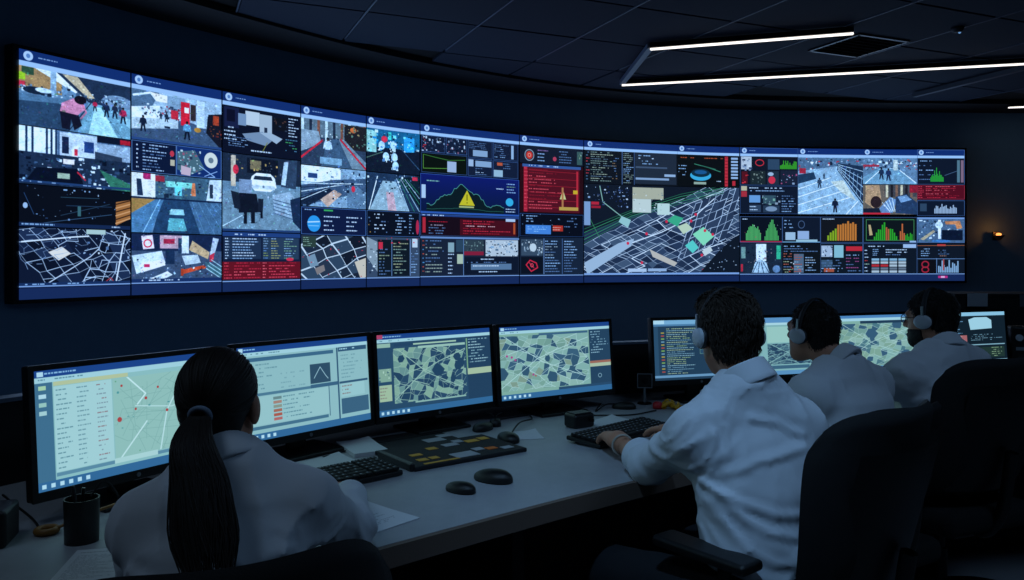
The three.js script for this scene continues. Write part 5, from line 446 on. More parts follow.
// ---------------------------------------------------------------- things on the desk
function paperTex(seed, tone = '#d8dcdf') { return canvasTex(256, 360, (w) => { w.fill(tone); w.text(0.1, 0.08, 0.5, 0.05, 1, '#777d84', 1); w.text(0.1, 0.18, 0.8, 0.7, 22, '#9aa0a6', 0.85); }, seed); }
function sheet(x, d, deg, w, l, th, label, print, group) {
  const g = grid((u, v) => { const a = (u - 0.5) * w, b = (0.5 - v) * l, e = 0.004 * Math.pow(Math.max(0, u + v - 1.3) / 0.7, 2) * 2; return [a, th + e, b]; }, 8, 10), s = new THREE.BoxGeometry(w, th, l).translate(0, th / 2, 0);
  const m = std(0xffffff, 0.9); m.map = print; const t = thing('paper_sheet', label, 'paper', [x, DT + 0.0004, -d], deg * Math.PI / 180, group);
  part('sheet', s, M.paper, t); part('printed_face', g.translate(0, 0.0004, 0), m, t); return t;
}
const printA = paperTex(1), printB = paperTex(2), plainP = canvasTex(64, 64, (w) => w.fill('#d2d6da'), 3);
sheet(-0.413, 2.026, 50, 0.21, 0.297, 0.002, 'printed paper sheet beside the woman\'s right sleeve', printA);
sheet(-0.60, 2.555, 43, 0.19, 0.14, 0.0015, 'blank paper sheet behind the nearer keyboard', plainP);
sheet(-0.515, 2.745, 30, 0.12, 0.2, 0.012, 'small stack of paper left of the black board', plainP);
sheet(0.055, 2.965, 12, 0.1, 0.14, 0.001, 'small paper slip right of the black board', plainP);
sheet(0.40, 3.19, 44, 0.19, 0.16, 0.002, 'paper sheet lying behind the man\'s keyboard', plainP);
sheet(-0.885, 1.70, 12, 0.13, 0.2, 0.002, 'printed sheet at the woman\'s left elbow', printB);
{ // black board of cards and notes
  const ang = 36.8 * Math.PI / 180, C = [-0.2035, 2.689], place = (u, v, y) => [C[0] + u * Math.cos(ang) - v * Math.sin(ang), y, -(C[1] + u * Math.sin(ang) + v * Math.cos(ang))];
  const b = thing('card_board', 'black board with yellow and white cards lying on the desk', 'board', place(0, 0, DT), ang);
  part('board', box(0.435, 0.014, 0.27, 0, 0.007, 0, 0.004), M.pad, b); part('rim', box(0.018, 0.026, 0.22, -0.222, 0.013, 0.02, 0.006), M.blackPlastic, b); 
  solo('desk_mat', box(0.36, 0.003, 0.2, 0, 0.0015, 0, 0.001), M.pad, 'flat black mat behind the card board under a monitor', 'mat', place(-0.04, 0.262, DT + 0.0002), ang);
  const notes = [[-0.05, 0.045, 0.036, 0.03, 'square yellow note on the card board nearest the dark mat'], [-0.138, -0.002, 0.04, 0.026, 'yellow note at the outer end of the card board'], [-0.152, -0.068, 0.036, 0.028, 'yellow note below the outer end note on the card board'], [-0.108, -0.066, 0.03, 0.028, 'small yellow note closest to the middle of the board\'s front'], [-0.11, -0.118, 0.13, 0.012, 'long thin yellow strip along the front of the card board'], [0.122, 0.06, 0.05, 0.034, 'yellow note in the middle of the white cards'], [0.176, 0.07, 0.036, 0.036, 'yellow note beside the mouse end of the card board']];
  for (const [u, v, w, l, lab] of notes) solo('sticky_note', box(w, 0.0015, l), M.noteYellow, lab, 'note', place(u, v, DT + 0.0152), ang, 'yellow notes on the card board');
  solo('sticky_note', box(0.038, 0.0015, 0.03), M.noteOrange, 'bright orange note on the card board', 'note', place(0.115, -0.068, DT + 0.0152), ang, 'yellow notes on the card board');
  const cards = [[0.03, 0.056, 0.055, 0.036, 'white card near the middle top of the card board'], [-0.005, -0.088, 0.085, 0.06, 'largest white card on the card board'], [0.078, 0.085, 0.034, 0.036, 'white card above the middle yellow note'], [0.072, -0.052, 0.036, 0.035, 'white card beside the orange note'], [0.165, -0.09, 0.04, 0.03, 'dull card at the mouse end of the card board']];
  for (const [u, v, w, l, lab] of cards) solo('white_card', box(w, 0.0015, l), M.cardWhite, lab, 'card', place(u, v, DT + 0.0152), ang, 'white cards on the card board');
  solo('white_card', box(0.075, 0.0015, 0.06), M.cardWhite, 'white card lying on the flat black mat', 'card', place(0.05, 0.19, DT + 0.0036), ang, 'white cards on the card board'); solo('white_card', box(0.05, 0.0015, 0.04), M.cardWhite, 'white card at the mat corner by the round black mice', 'card', place(0.115, 0.235, DT + 0.0036), ang, 'white cards on the card board');
}
function mouse(x, d, deg, s, label) {
  const t = thing('computer_mouse', label, 'mouse', [x, DT, -d], deg * Math.PI / 180, 'black mice on the desk');
  const top = grid((u, v) => { const a = u * Math.PI * 2, r = Math.sin(v * Math.PI / 2), k = 1; return [0.031 * s * r * Math.cos(a) * (1 + 0.14 * Math.sin(a)), 0.029 * s * Math.pow(Math.cos(v * Math.PI / 2), 0.75) * (1 + 0.15 * Math.sin(a) * r) + 0.003, 0.056 * s * r * Math.sin(a) * k]; }, 28, 12);
  part('shell', top, M.blackPlastic, t); part('sole', cyl(0.03 * s, 0.03 * s, 0.004, 0, 0.002, 0).scale(1, 1, 1.75), M.blackMatte, t); part('wheel', new THREE.TorusGeometry(0.004 * s, 0.002 * s, 8, 16).rotateY(Math.PI / 2).translate(0, 0.0215 * s, -0.026 * s), M.headsetGrey, t); return t;
}
mouse(-0.056, 2.353, 60, 1.15, 'larger black mouse on the open desk in front of the card board');
mouse(-0.145, 2.245, 55, 0.9, 'smaller black mouse nearest the desk\'s front edge');
mouse(-0.015, 2.875, 30, 1.05, 'black mouse on the corner of the card board');
mouse(-0.11, 3.06, -30, 1.0, 'round black mouse behind the card board below a monitor');
mouse(0.49, 3.50, 80, 0.95, 'low black mouse beside the small webcam stand');
function keyboard(x, d, deg, label) {
  const t = thing('keyboard', label, 'keyboard', [x, DT + 0.002, -d], deg * Math.PI / 180, 'black keyboards');
  const g = box(0.45, 0.016, 0.155, 0, 0.012, 0, 0.005).rotateX(0.06); part('case', g, M.blackPlastic, t); part('foot', box(0.03, 0.012, 0.01, -0.18, 0.006, -0.06), M.blackPlastic, t); part('foot', box(0.03, 0.012, 0.01, 0.18, 0.006, -0.06), M.blackPlastic, t);
  const list = [], ink = [], r = rng(5); const rows = [15, 15, 15, 14, 13, 9];
  rows.forEach((n, j) => { let xx = -0.212; const z = -0.058 + j * 0.0235, tot = j === 5 ? [1.4, 1.2, 1.2, 6, 1.2, 1.2, 1, 1, 1] : Array.from({ length: n }, (_, k) => (k === n - 1 && j > 0 ? 15 - (n - 1) : 1)), sum = tot.reduce((a, b) => a + b, 0), u = 0.335 / sum; for (const q of tot) { list.push(new RoundedBoxGeometry(u * q - 0.003, 0.009, 0.019, 1, 0.0015).translate(xx + (u * q) / 2, 0.0245, z)); ink.push(box(0.006, 0.0004, 0.006, xx + (u * q) / 2 - 0.002, 0.0292, z - 0.002)); xx += u * q; } });
  for (let j = 0; j < 6; j++) for (let k = 0; k < 4; k++) { list.push(new RoundedBoxGeometry(0.0185, 0.009, 0.019, 1, 0.0015).translate(0.14 + k * 0.022, 0.0245, -0.058 + j * 0.0235)); ink.push(box(0.006, 0.0004, 0.006, 0.138 + k * 0.022, 0.0292, -0.06 + j * 0.0235)); }
  const K = part('keys', merge(list).rotateX(0.06), M.blackMatte, t); K.userData.kind = 'stuff'; const I = part('key_lettering', merge(ink).rotateX(0.06), M.keyInk, t); I.userData.kind = 'stuff'; return t;
}
keyboard(-0.545, 2.315, 43, 'black keyboard beside the woman\'s right arm');
keyboard(0.405, 2.95, 45, 'black keyboard under the nearest man\'s hands');
{ const t = thing('desk_speaker', 'small black desk speaker left of the man\'s keyboard', 'speaker', [0.262, DT, -3.12], 0.6); part('body', box(0.1, 0.055, 0.075, 0, 0.028, 0, 0.012), M.blackPlastic, t); part('grille', box(0.08, 0.004, 0.055, 0, 0.0565, 0, 0.0015), M.headsetGrey, t); part('knob', cyl(0.01, 0.011, 0.012, 0.03, 0.03, 0.04, 16).rotateX(0), M.darkMetal, t); }
{ const t = thing('cable_hub', 'small black hub with cable stubs behind the card board', 'hub', [-0.066, DT, -3.13], 0.5); part('body', lathe([[0, 0.03], [0.018, 0.028], [0.024, 0.012], [0.024, 0], [0, 0]]), M.blackPlastic, t); for (let k = 0; k < 3; k++) part('cable_stub', tube([[0, 0.02, 0], [0.012 * Math.cos(k * 2), 0.045, 0.012 * Math.sin(k * 2)], [0.03 * Math.cos(k * 2), 0.05, 0.03 * Math.sin(k * 2)]], 0.002, 8, 6), M.blackMatte, t); }
{ const t = thing('pen_cup', 'black pen cup with a loose cable beneath the map monitor', 'cup', [-0.995, DT, -1.85]); part('cup', lathe([[0, 0], [0.036, 0], [0.038, 0.1], [0.035, 0.1], [0.033, 0.006], [0, 0.006]]), M.blackPlastic, t); part('pen', cyl(0.004, 0.004, 0.12, 0, 0.07, 0, 10).rotateZ(0.16), M.headsetGrey, t); part('pen', cyl(0.004, 0.004, 0.11, 0, 0.066, 0.01, 10).rotateX(-0.15), M.darkMetal, t); }
{ const t = thing('desk_box', 'black device box at the left end of the desk', 'box', [-1.215, DT, -1.83], 0.3); part('body', box(0.13, 0.085, 0.11, 0, 0.0425, 0, 0.01), M.blackPlastic, t); part('button', cyl(0.01, 0.01, 0.006, 0.03, 0.088, 0.02, 14), M.headsetGrey, t); part('slot', box(0.06, 0.004, 0.01, -0.02, 0.085, -0.02), M.darkMetal, t); }
{ const t = thing('amber_tape', 'amber tape roll lying between the black box and pen cup', 'tape', [-1.105, DT, -1.9]); part('roll', new THREE.TorusGeometry(0.021, 0.008, 10, 28).rotateX(Math.PI / 2).translate(0, 0.0085, 0), M.amberPlastic, t); part('loose_end', tube([[0.02, 0.012, 0.0], [0.05, 0.022, -0.03], [0.08, 0.03, -0.08], [0.1, 0.03, -0.13]], 0.004, 14, 6), M.amberPlastic, t); }
solo('red_cap', lathe([[0, 0.03], [0.012, 0.03], [0.02, 0.024], [0.022, 0.012], [0.021, 0], [0, 0]]), M.red, 'small red cap beside the yellow clips', 'cap', [0.637, DT, -3.50]);
for (const [k, x, d, y, lab] of [[0, 0.68, 3.49, 0, 'yellow plastic clip next to the red cap'], [1, 0.715, 3.47, 0, 'yellow plastic clip at the end of the clip pile'], [2, 0.695, 3.54, 0, 'yellow plastic clip at the back of the clip pile']]) { const t = thing('plastic_clip', lab, 'clip', [x, DT + y, -d], k * 1.1, 'yellow clips by the red cap'); part('jaw', tube([[-0.025, 0.008, 0], [-0.01, 0.022, 0.01], [0.01, 0.026, 0], [0.028, 0.01, -0.006]], 0.0085, 14, 8), M.yellow, t); part('handle', tube([[-0.02, 0.008, 0.015], [0, 0.016, -0.012], [0.022, 0.012, 0.016]], 0.0075, 12, 8), M.yellow, t); part('spring', new THREE.TorusGeometry(0.008, 0.0025, 6, 14).translate(0, 0.024, 0), M.metal, t); }
{ const t = thing('webcam', 'small square webcam on a stand between the monitor groups', 'webcam', [0.60, DT, -3.62], -0.1); part('base', lathe([[0, 0.008], [0.03, 0.007], [0.034, 0], [0, 0]]), M.darkMetal, t); part('stem', cyl(0.006, 0.008, 0.07, 0, 0.04, 0, 14), M.metal, t); part('head', box(0.062, 0.062, 0.018, 0, 0.105, 0, 0.006), M.blackPlastic, t); const rimParts = [[0.066, 0.004, 0, 0.136], [0.066, 0.004, 0, 0.074], [0.004, 0.062, 0.032, 0.105], [0.004, 0.062, -0.032, 0.105]].map(([w, h, x, y]) => box(w, h, 0.004, x, y, 0.011)); part('rim', rimParts, M.metal, t); part('lens', cyl(0.014, 0.014, 0.006, 0, 0, 0, 20).rotateX(Math.PI / 2).translate(0, 0.105, 0.011), std(0x05060a, 0.15), t); }
{ const t = thing('intercom', 'dark intercom unit with a pale knob right of the last monitor', 'intercom', [2.80, DT, -4.36], -0.3); part('body', box(0.17, 0.29, 0.1, 0, 0.145, 0, 0.012), M.blackPlastic, t); part('knob', cyl(0.017, 0.019, 0.02, 0, 0, 0, 20).rotateX(Math.PI / 2).translate(-0.045, 0.23, 0.055), M.headsetWhite, t); part('label_strip', box(0.1, 0.018, 0.003, -0.01, 0.17, 0.051), std(0x7d8791, 0.8), t); part('keypad', box(0.1, 0.09, 0.006, 0, 0.09, 0.05), M.headsetGrey, t); }
{ const t = thing('equipment_cabinet', 'dark equipment cabinet behind the far right monitor', 'cabinet', [3.19, 0, -5.15], -0.05); part('body', box(0.86, 1.14, 0.42, 0, 0.63, 0, 0.008), M.blackMatte, t); part('door', box(0.40, 1.08, 0.012, -0.205, 0.63, 0.216), M.deskBody, t); part('door', box(0.40, 1.08, 0.012, 0.205, 0.63, 0.216), M.deskBody, t); part('handle', box(0.012, 0.14, 0.02, -0.02, 0.8, 0.23, 0.004), M.metal, t); part('handle', box(0.012, 0.14, 0.02, 0.02, 0.8, 0.23, 0.004), M.metal, t); part('plinth', box(0.82, 0.06, 0.38, 0, 0.03, 0), M.blackPlastic, t); }
solo('notice_sheet', box(0.12, 0.08, 0.002), std(0xb4bcc6, 0.9), 'pale notice on the dark cabinet above the far right monitor', 'notice', [2.86, 1.165, -4.935 + 0.02], -0.05);
solo('notice_sheet', box(0.06, 0.075, 0.002), std(0x5d6670, 0.9), 'narrow dull notice at the cabinet\'s outer edge', 'notice', [3.16, 1.16, -4.93], -0.05);
{ const t = thing('desk_telephone', 'grey telephone handset standing left of the map monitor', 'telephone', [-1.42, DT, -2.03], 0.6); part('base', box(0.15, 0.05, 0.18, 0, 0.025, 0, 0.012), M.blackPlastic, t); part('cradle', box(0.09, 0.09, 0.05, 0, 0.08, -0.04, 0.01), M.blackPlastic, t); part('handset', tube([[-0.02, 0.07, 0.0], [-0.02, 0.12, 0.012], [-0.02, 0.17, 0.01], [-0.02, 0.205, -0.01]], 0.016, 14, 10), M.headsetGrey, t); part('cord', tube([[-0.02, 0.07, 0.0], [0.03, 0.02, 0.1], [0.07, 0.006, 0.06], [0.08, 0.03, 0.0]], 0.003, 18, 6), M.blackMatte, t); }
const cable = (pts, lab, r = 0.003) => solo('desk_cable', tube(pts.map(([x, d, y = 0.004]) => V(x, DT + y, d)), r, 40, 6), M.blackMatte, lab, 'cable', [0, 0, 0], 0, 'loose cables on the desk');
cable([[-0.1, 3.12], [-0.07, 3.22], [0.02, 3.3], [0.1, 3.36]], 'thin cable running back from the round mouse');
cable([[-0.01, 2.93], [0.03, 3.1, 0.02], [0.08, 3.22, 0.012], [0.05, 3.4]], 'cable looping up from the mouse on the card board');
cable([[0.5, 3.55], [0.42, 3.5, 0.02], [0.36, 3.42], [0.4, 3.6]], 'cable looping by the low mouse');
cable([[-0.62, 2.62], [-0.5, 2.8], [-0.36, 2.92], [-0.2, 3.06, 0.006]], 'cable lying under the slate map monitor');
cable([[0.25, 3.17], [0.3, 3.3, 0.006], [0.5, 3.34], [0.62, 3.44]], 'cable from the black speaker towards the red cap');
cable([[-1.12, 1.9, 0.01], [-1.2, 2.0], [-1.3, 2.1], [-1.4, 2.2]], 'cable by the tape roll at the left end');
cable([[-0.98, 1.86, 0.1], [-0.96, 1.88, 0.13], [-0.93, 1.9, 0.08], [-0.93, 1.93, 0.004], [-0.9, 2.05]], 'cable hanging out of the pen cup');
// ---------------------------------------------------------------- office chairs
function pillow(w, h, T, shape, nu = 28, nv = 30, pw = 5) {   // padded shell: shape(u, v) gives the middle surface, u in -1..1, v in 0..1
  const side = (sgn) => grid((a, b) => { const u = (sgn > 0 ? a : 1 - a) * 2 - 1, v = b, k = Math.pow(Math.max(0, 1 - Math.pow(Math.abs(u), pw)), 0.5) * Math.pow(Math.max(0, 1 - Math.pow(Math.abs(2 * v - 1), pw + 2)), 0.5), p = shape(u, v); return [p[0], p[1], p[2] + sgn * T * 0.5 * k]; }, nu, nv);
  return merge([side(1), side(-1)]);
}
function chair(x, d, yaw, topY, label, w = 0.52) {   // yaw: degrees to the right of straight ahead; (x, d) is the seat centre
  const t = thing('office_chair', label, 'chair', [x, 0, -d], -yaw * Math.PI / 180, 'black office chairs'), sy = 0.47, h = topY - 0.52;
  part('backrest', pillow(w, h, 0.06, (u, v) => { const e = Math.pow(Math.abs(u), 2), wv = w * 0.5 * (0.86 + 0.14 * Math.sin(v * Math.PI * 0.8)) * (1 - 0.10 * Math.pow(v, 8)); return [u * wv, 0.52 + h * v - 0.045 * Math.pow(Math.abs(u), 6) * sstep(0.75, 1, v), 0.185 + 0.14 * v - 0.10 * e * (0.5 + 0.5 * v) + 0.012 * sstep(0.86, 1, v) + 0.012 * Math.sin(v * 5)]; }), M.chair, t);
  part('back_frame', pillow(w, h, 0.02, (u, v) => [u * w * 0.34, 0.54 + h * 0.78 * v, 0.232 + 0.11 * v - 0.05 * u * u], 16, 12), M.blackPlastic, t);
  part('seat', new RoundedBoxGeometry(0.5, 0.09, 0.5, 4, 0.04).translate(0, sy - 0.045, 0), M.chairSeat, t);
  part('spine', tube([[0, 0.38, 0.1], [0, 0.37, 0.2], [0, 0.45, 0.262], [0, 0.7, 0.31]], 0.022, 20, 8), M.blackPlastic, t);
  for (const s of [-1, 1]) { const a = part('armrest', pillow(1, 1, 0.03, (u, v) => [0, 0, 0], 2, 2), M.blackPlastic, t); a.geometry = box(0.085, 0.028, 0.29, s * 0.335, 0.675, -0.04, 0.012); part('arm_post', tube([[s * 0.22, 0.41, 0.02], [s * 0.315, 0.43, 0.02], [s * 0.34, 0.52, 0.02], [s * 0.335, 0.665, 0.02]], 0.017, 18, 8), M.blackPlastic, t); }
  part('mechanism', box(0.2, 0.05, 0.26, 0, 0.36, 0.02, 0.012), M.blackPlastic, t); part('gas_column', [cyl(0.03, 0.03, 0.16, 0, 0.17, 0), cyl(0.02, 0.02, 0.2, 0, 0.26, 0)], M.darkMetal, t);
  for (let k = 0; k < 5; k++) { const a = (k / 5) * Math.PI * 2 + 0.3, c = Math.cos(a), s = Math.sin(a); part('base_leg', tube([[0, 0.11, 0], [c * 0.15, 0.105, s * 0.15], [c * 0.29, 0.075, s * 0.29]], 0.019, 8, 8), M.blackPlastic, t); part('caster', [new THREE.CylinderGeometry(0.028, 0.028, 0.045, 18).rotateX(Math.PI / 2).rotateY(-a).translate(c * 0.3, 0.028, s * 0.3), cyl(0.01, 0.01, 0.04, c * 0.3, 0.06, s * 0.3, 10)], M.blackMatte, t); }
  return t;
}
chair(0.775, 2.19, -38, 1.055, 'high-backed black office chair of the nearest headset man', 0.56);
chair(1.13, 2.80, -31, 0.95, 'low-backed black office chair between two taller chairs');
chair(1.73, 3.24, -22, 1.05, 'broad black office chair of the man wearing glasses', 0.56);
chair(-0.505, 1.33, -27, 1.012, 'black office chair of the ponytailed woman');

// ---------------------------------------------------------------- figures: smooth distance fields turned into meshes
const len3 = (x, y, z) => Math.sqrt(x * x + y * y + z * z);
const smin = (a, b, k) => { const h = Math.max(k - Math.abs(a - b), 0) / k; return Math.min(a, b) - h * h * k * 0.25; };
const smax = (a, b, k) => -smin(-a, -b, k);
function cone(a, b, ra, rb) { const bx = b[0] - a[0], by = b[1] - a[1], bz = b[2] - a[2], l2 = bx * bx + by * by + bz * bz || 1e-9; return (x, y, z) => { const px = x - a[0], py = y - a[1], pz = z - a[2], t = clamp((px * bx + py * by + pz * bz) / l2); return len3(px - bx * t, py - by * t, pz - bz * t) - lerp(ra, rb, t); }; }
function ell(c, r) { return (x, y, z) => { const a = (x - c[0]) / r[0], b = (y - c[1]) / r[1], d = (z - c[2]) / r[2], k0 = len3(a, b, d), k1 = len3(a / r[0], b / r[1], d / r[2]); return k1 < 1e-6 ? -Math.min(...r) : (k0 * (k0 - 1)) / k1; }; }
function union(list) { return (x, y, z) => { let d = 1e9; for (const [f, k] of list) { const v = f(x, y, z); d = d > 1e8 ? v : k ? smin(d, v, k) : Math.min(d, v); } return d; }; }
function nets(f, lo, hi, cell) {   // naive surface nets, with whole empty blocks skipped
  const n = [0, 1, 2].map((k) => Math.ceil((hi[k] - lo[k]) / cell) + 1), [nx, ny, nz] = n, F = new Float32Array(nx * ny * nz), B = 4, id = (i, j, k) => (k * ny + j) * nx + i;
  for (let k0 = 0; k0 < nz; k0 += B) for (let j0 = 0; j0 < ny; j0 += B) for (let i0 = 0; i0 < nx; i0 += B) {
    const m = f(lo[0] + (i0 + 1.5) * cell, lo[1] + (j0 + 1.5) * cell, lo[2] + (k0 + 1.5) * cell), far = Math.abs(m) > cell * 5.2;
    for (let k = k0; k < Math.min(k0 + B, nz); k++) for (let j = j0; j < Math.min(j0 + B, ny); j++) for (let i = i0; i < Math.min(i0 + B, nx); i++) F[id(i, j, k)] = far ? m : f(lo[0] + i * cell, lo[1] + j * cell, lo[2] + k * cell);
  }
  const V_ = new Int32Array(nx * ny * nz).fill(-1), pos = [], idx = [], E = [[0, 1], [2, 3], [4, 5], [6, 7], [0, 2], [1, 3], [4, 6], [5, 7], [0, 4], [1, 5], [2, 6], [3, 7]];
  for (let k = 0; k < nz - 1; k++) for (let j = 0; j < ny - 1; j++) for (let i = 0; i < nx - 1; i++) {
    const c = [0, 1, 2, 3, 4, 5, 6, 7].map((q) => F[id(i + (q & 1), j + ((q >> 1) & 1), k + (q >> 2))]); let s = 0; for (const q of c) if (q < 0) s++; if (s === 0 || s === 8) continue;
    let x = 0, y = 0, z = 0, m = 0; for (const [a, b] of E) { if ((c[a] < 0) === (c[b] < 0)) continue; const t = c[a] / (c[a] - c[b]); x += lerp(a & 1, b & 1, t); y += lerp((a >> 1) & 1, (b >> 1) & 1, t); z += lerp(a >> 2, b >> 2, t); m++; }
    V_[id(i, j, k)] = pos.length / 3; pos.push(lo[0] + (i + x / m) * cell, lo[1] + (j + y / m) * cell, lo[2] + (k + z / m) * cell);
  }
  const quad = (a, b, c, d, flip) => { if (a < 0 || b < 0 || c < 0 || d < 0) return; if (flip) idx.push(a, c, b, a, d, c); else idx.push(a, b, c, a, c, d); };
  for (let k = 1; k < nz - 1; k++) for (let j = 1; j < ny - 1; j++) for (let i = 1; i < nx - 1; i++) {
    const s = F[id(i, j, k)] < 0;
    if (s !== F[id(i + 1, j, k)] < 0) quad(V_[id(i, j - 1, k - 1)], V_[id(i, j, k - 1)], V_[id(i, j, k)], V_[id(i, j - 1, k)], !s);
    if (s !== F[id(i, j + 1, k)] < 0) quad(V_[id(i - 1, j, k - 1)], V_[id(i - 1, j, k)], V_[id(i, j, k)], V_[id(i, j, k - 1)], !s);
    if (s !== F[id(i, j, k + 1)] < 0) quad(V_[id(i - 1, j - 1, k)], V_[id(i, j - 1, k)], V_[id(i, j, k)], V_[id(i - 1, j, k)], !s);
  }
  const g = new THREE.BufferGeometry(); g.setAttribute('position', new THREE.Float32BufferAttribute(pos, 3)); g.setIndex(idx); g.computeVertexNormals();
  const uv = new Float32Array((pos.length / 3) * 2); for (let q = 0; q < pos.length / 3; q++) { uv[q * 2] = Math.atan2(pos[q * 3], pos[q * 3 + 2]) * 0.3; uv[q * 2 + 1] = pos[q * 3 + 1]; } g.setAttribute('uv', new THREE.BufferAttribute(uv, 2)); return g;
}
const P3 = ([x, y, d]) => [x, y, -d];
// head in its own frame: x right, y up, z towards the face; unit scale is an adult head 0.235 m high
function headFields(kind) {
  const skin = union([[ell([0, 0.03, -0.015], [0.073, 0.083, 0.094]), 0], [ell([0, -0.035, 0.028], [0.06, 0.082, 0.06]), 0.03], [cone([-0.045, -0.06, 0.0], [0, -0.098, 0.06], 0.02, 0.02), 0.03], [cone([0.045, -0.06, 0.0], [0, -0.098, 0.06], 0.02, 0.02), 0.03],
    [cone([-0.038, 0.018, 0.076], [0.038, 0.018, 0.076], 0.011, 0.011), 0.02], [cone([0, 0.012, 0.084], [0, -0.03, 0.104], 0.007, 0.012), 0.014], [ell([0.012, -0.034, 0.092], [0.008, 0.008, 0.01]), 0.008], [ell([-0.012, -0.034, 0.092], [0.008, 0.008, 0.01]), 0.008], [ell([0, -0.06, 0.084], [0.022, 0.006, 0.01]), 0.008], [ell([0, -0.071, 0.083], [0.019, 0.007, 0.01]), 0.006],
    [ell([0.0755, -0.012, -0.006], [0.011, 0.033, 0.02]), 0.008], [ell([-0.0755, -0.012, -0.006], [0.011, 0.033, 0.02]), 0.008]]);
  const eyeL = ell([-0.031, 0.0, 0.092], [0.017, 0.011, 0.014]), eyeR = ell([0.031, 0.0, 0.092], [0.017, 0.011, 0.014]);
  const head = (x, y, z) => smax(skin(x, y, z), -Math.min(eyeL(x, y, z), eyeR(x, y, z)), 0.012);
  const woman = kind === 'woman', thick = kind === 'full' ? 0.009 : kind === 'short' ? 0.003 : 0.006;
  const scalp = union([[ell([0, 0.032, -0.016], [0.074 + thick * 0.8, 0.083 + thick, 0.095 + thick]), 0], [ell([0, -0.035, -0.055], [0.056 + thick * 0.3, 0.06, 0.046]), 0.03]]), quiff = ell([0.005, 0.088, 0.052], [0.056, 0.032, 0.046]);
  const hair = (x, y, z) => {
    const line = z < -0.035 ? (woman ? -0.062 : -0.075) : z < 0.015 ? lerp(woman ? -0.062 : -0.075, -0.012, sstep(-0.035, 0.0, z)) : lerp(-0.012, 0.062, sstep(0.012, 0.075, z));
    let d = scalp(x, y, z); if (kind === 'full') d = smin(d, quiff(x, y, z), 0.03);
    const n = woman ? 0.0016 * noise3(Math.atan2(y + 0.0, Math.abs(x) + 0.001) * 14, z * 6, 2) : 0.0022 * noise3(x * 30, y * 18, z * 22);
    d += n; return smax(d, (line - y) * 0.8 + 0.004 * noise3(x * 60, y * 60, z * 60), 0.008);
  };
  const beard = (x, y, z) => smax(smax(skin(x, y, z) - 0.005 + 0.002 * noise3(x * 120, y * 120, z * 120), y + 0.045 + 0.02 * sstep(0.02, 0.07, z) * (Math.abs(x) < 0.03 ? 1 : 0), 0.01), -z + 0.005, 0.01);
  return { head, hair, beard };
}
function handField(wrist, dir, up, thumbSide, curl = 0.5, spread = 1) {   // five jointed fingers on a palm; vectors in world space
  const D = dir.clone().normalize(), U = up.clone().addScaledVector(D, -up.dot(D)).normalize(), S = new THREE.Vector3().crossVectors(D, U).multiplyScalar(thumbSide), at = (f, s, u) => wrist.clone().addScaledVector(D, f).addScaledVector(S, s).addScaledVector(U, u), A = (v) => [v.x, v.y, v.z], list = [];
  list.push([cone(A(at(-0.02, 0, 0)), A(at(0.03, 0, 0.002)), 0.024, 0.026), 0]); for (const s of [-0.028, -0.01, 0.01, 0.026]) list.push([cone(A(at(0.02, s * 0.8, 0)), A(at(0.085, s * 1.05, 0.004)), 0.016, 0.0125), 0.02]);
  const F = [[0.031, 0.088, 0.041, 0.025, 0.02], [0.0105, 0.093, 0.045, 0.029, 0.022], [-0.0105, 0.089, 0.042, 0.027, 0.021], [-0.030, 0.079, 0.033, 0.021, 0.018]];
  F.forEach(([s, f, a, b, c], q) => { let p = at(f, s, 0.004), ang = -0.1 - curl * 0.25; const r = [0.0092, 0.0084, 0.0078, 0.0068], L = [a, b, c], out = S.clone().multiplyScalar((s / 0.03) * 0.10 * spread); for (let k = 0; k < 3; k++) { const v = D.clone().multiplyScalar(Math.cos(ang)).addScaledVector(U, Math.sin(ang)).add(out).normalize(), e = p.clone().addScaledVector(v, L[k]); list.push([cone(A(p), A(e), r[k], r[k + 1]), k ? 0.003 : 0.008]); p = e; ang -= curl * (0.55 + 0.12 * q * 0.3); } });
  const t0 = at(0.022, 0.026, -0.006), t1 = at(0.05, 0.050, -0.012), t2 = at(0.082, 0.056, -0.018), t3 = at(0.104, 0.052, -0.024); list.push([cone(A(t0), A(t1), 0.015, 0.0115), 0.014], [cone(A(t1), A(t2), 0.0105, 0.0095), 0.004], [cone(A(t2), A(t3), 0.0095, 0.0075), 0.003]);
  return union(list);
}
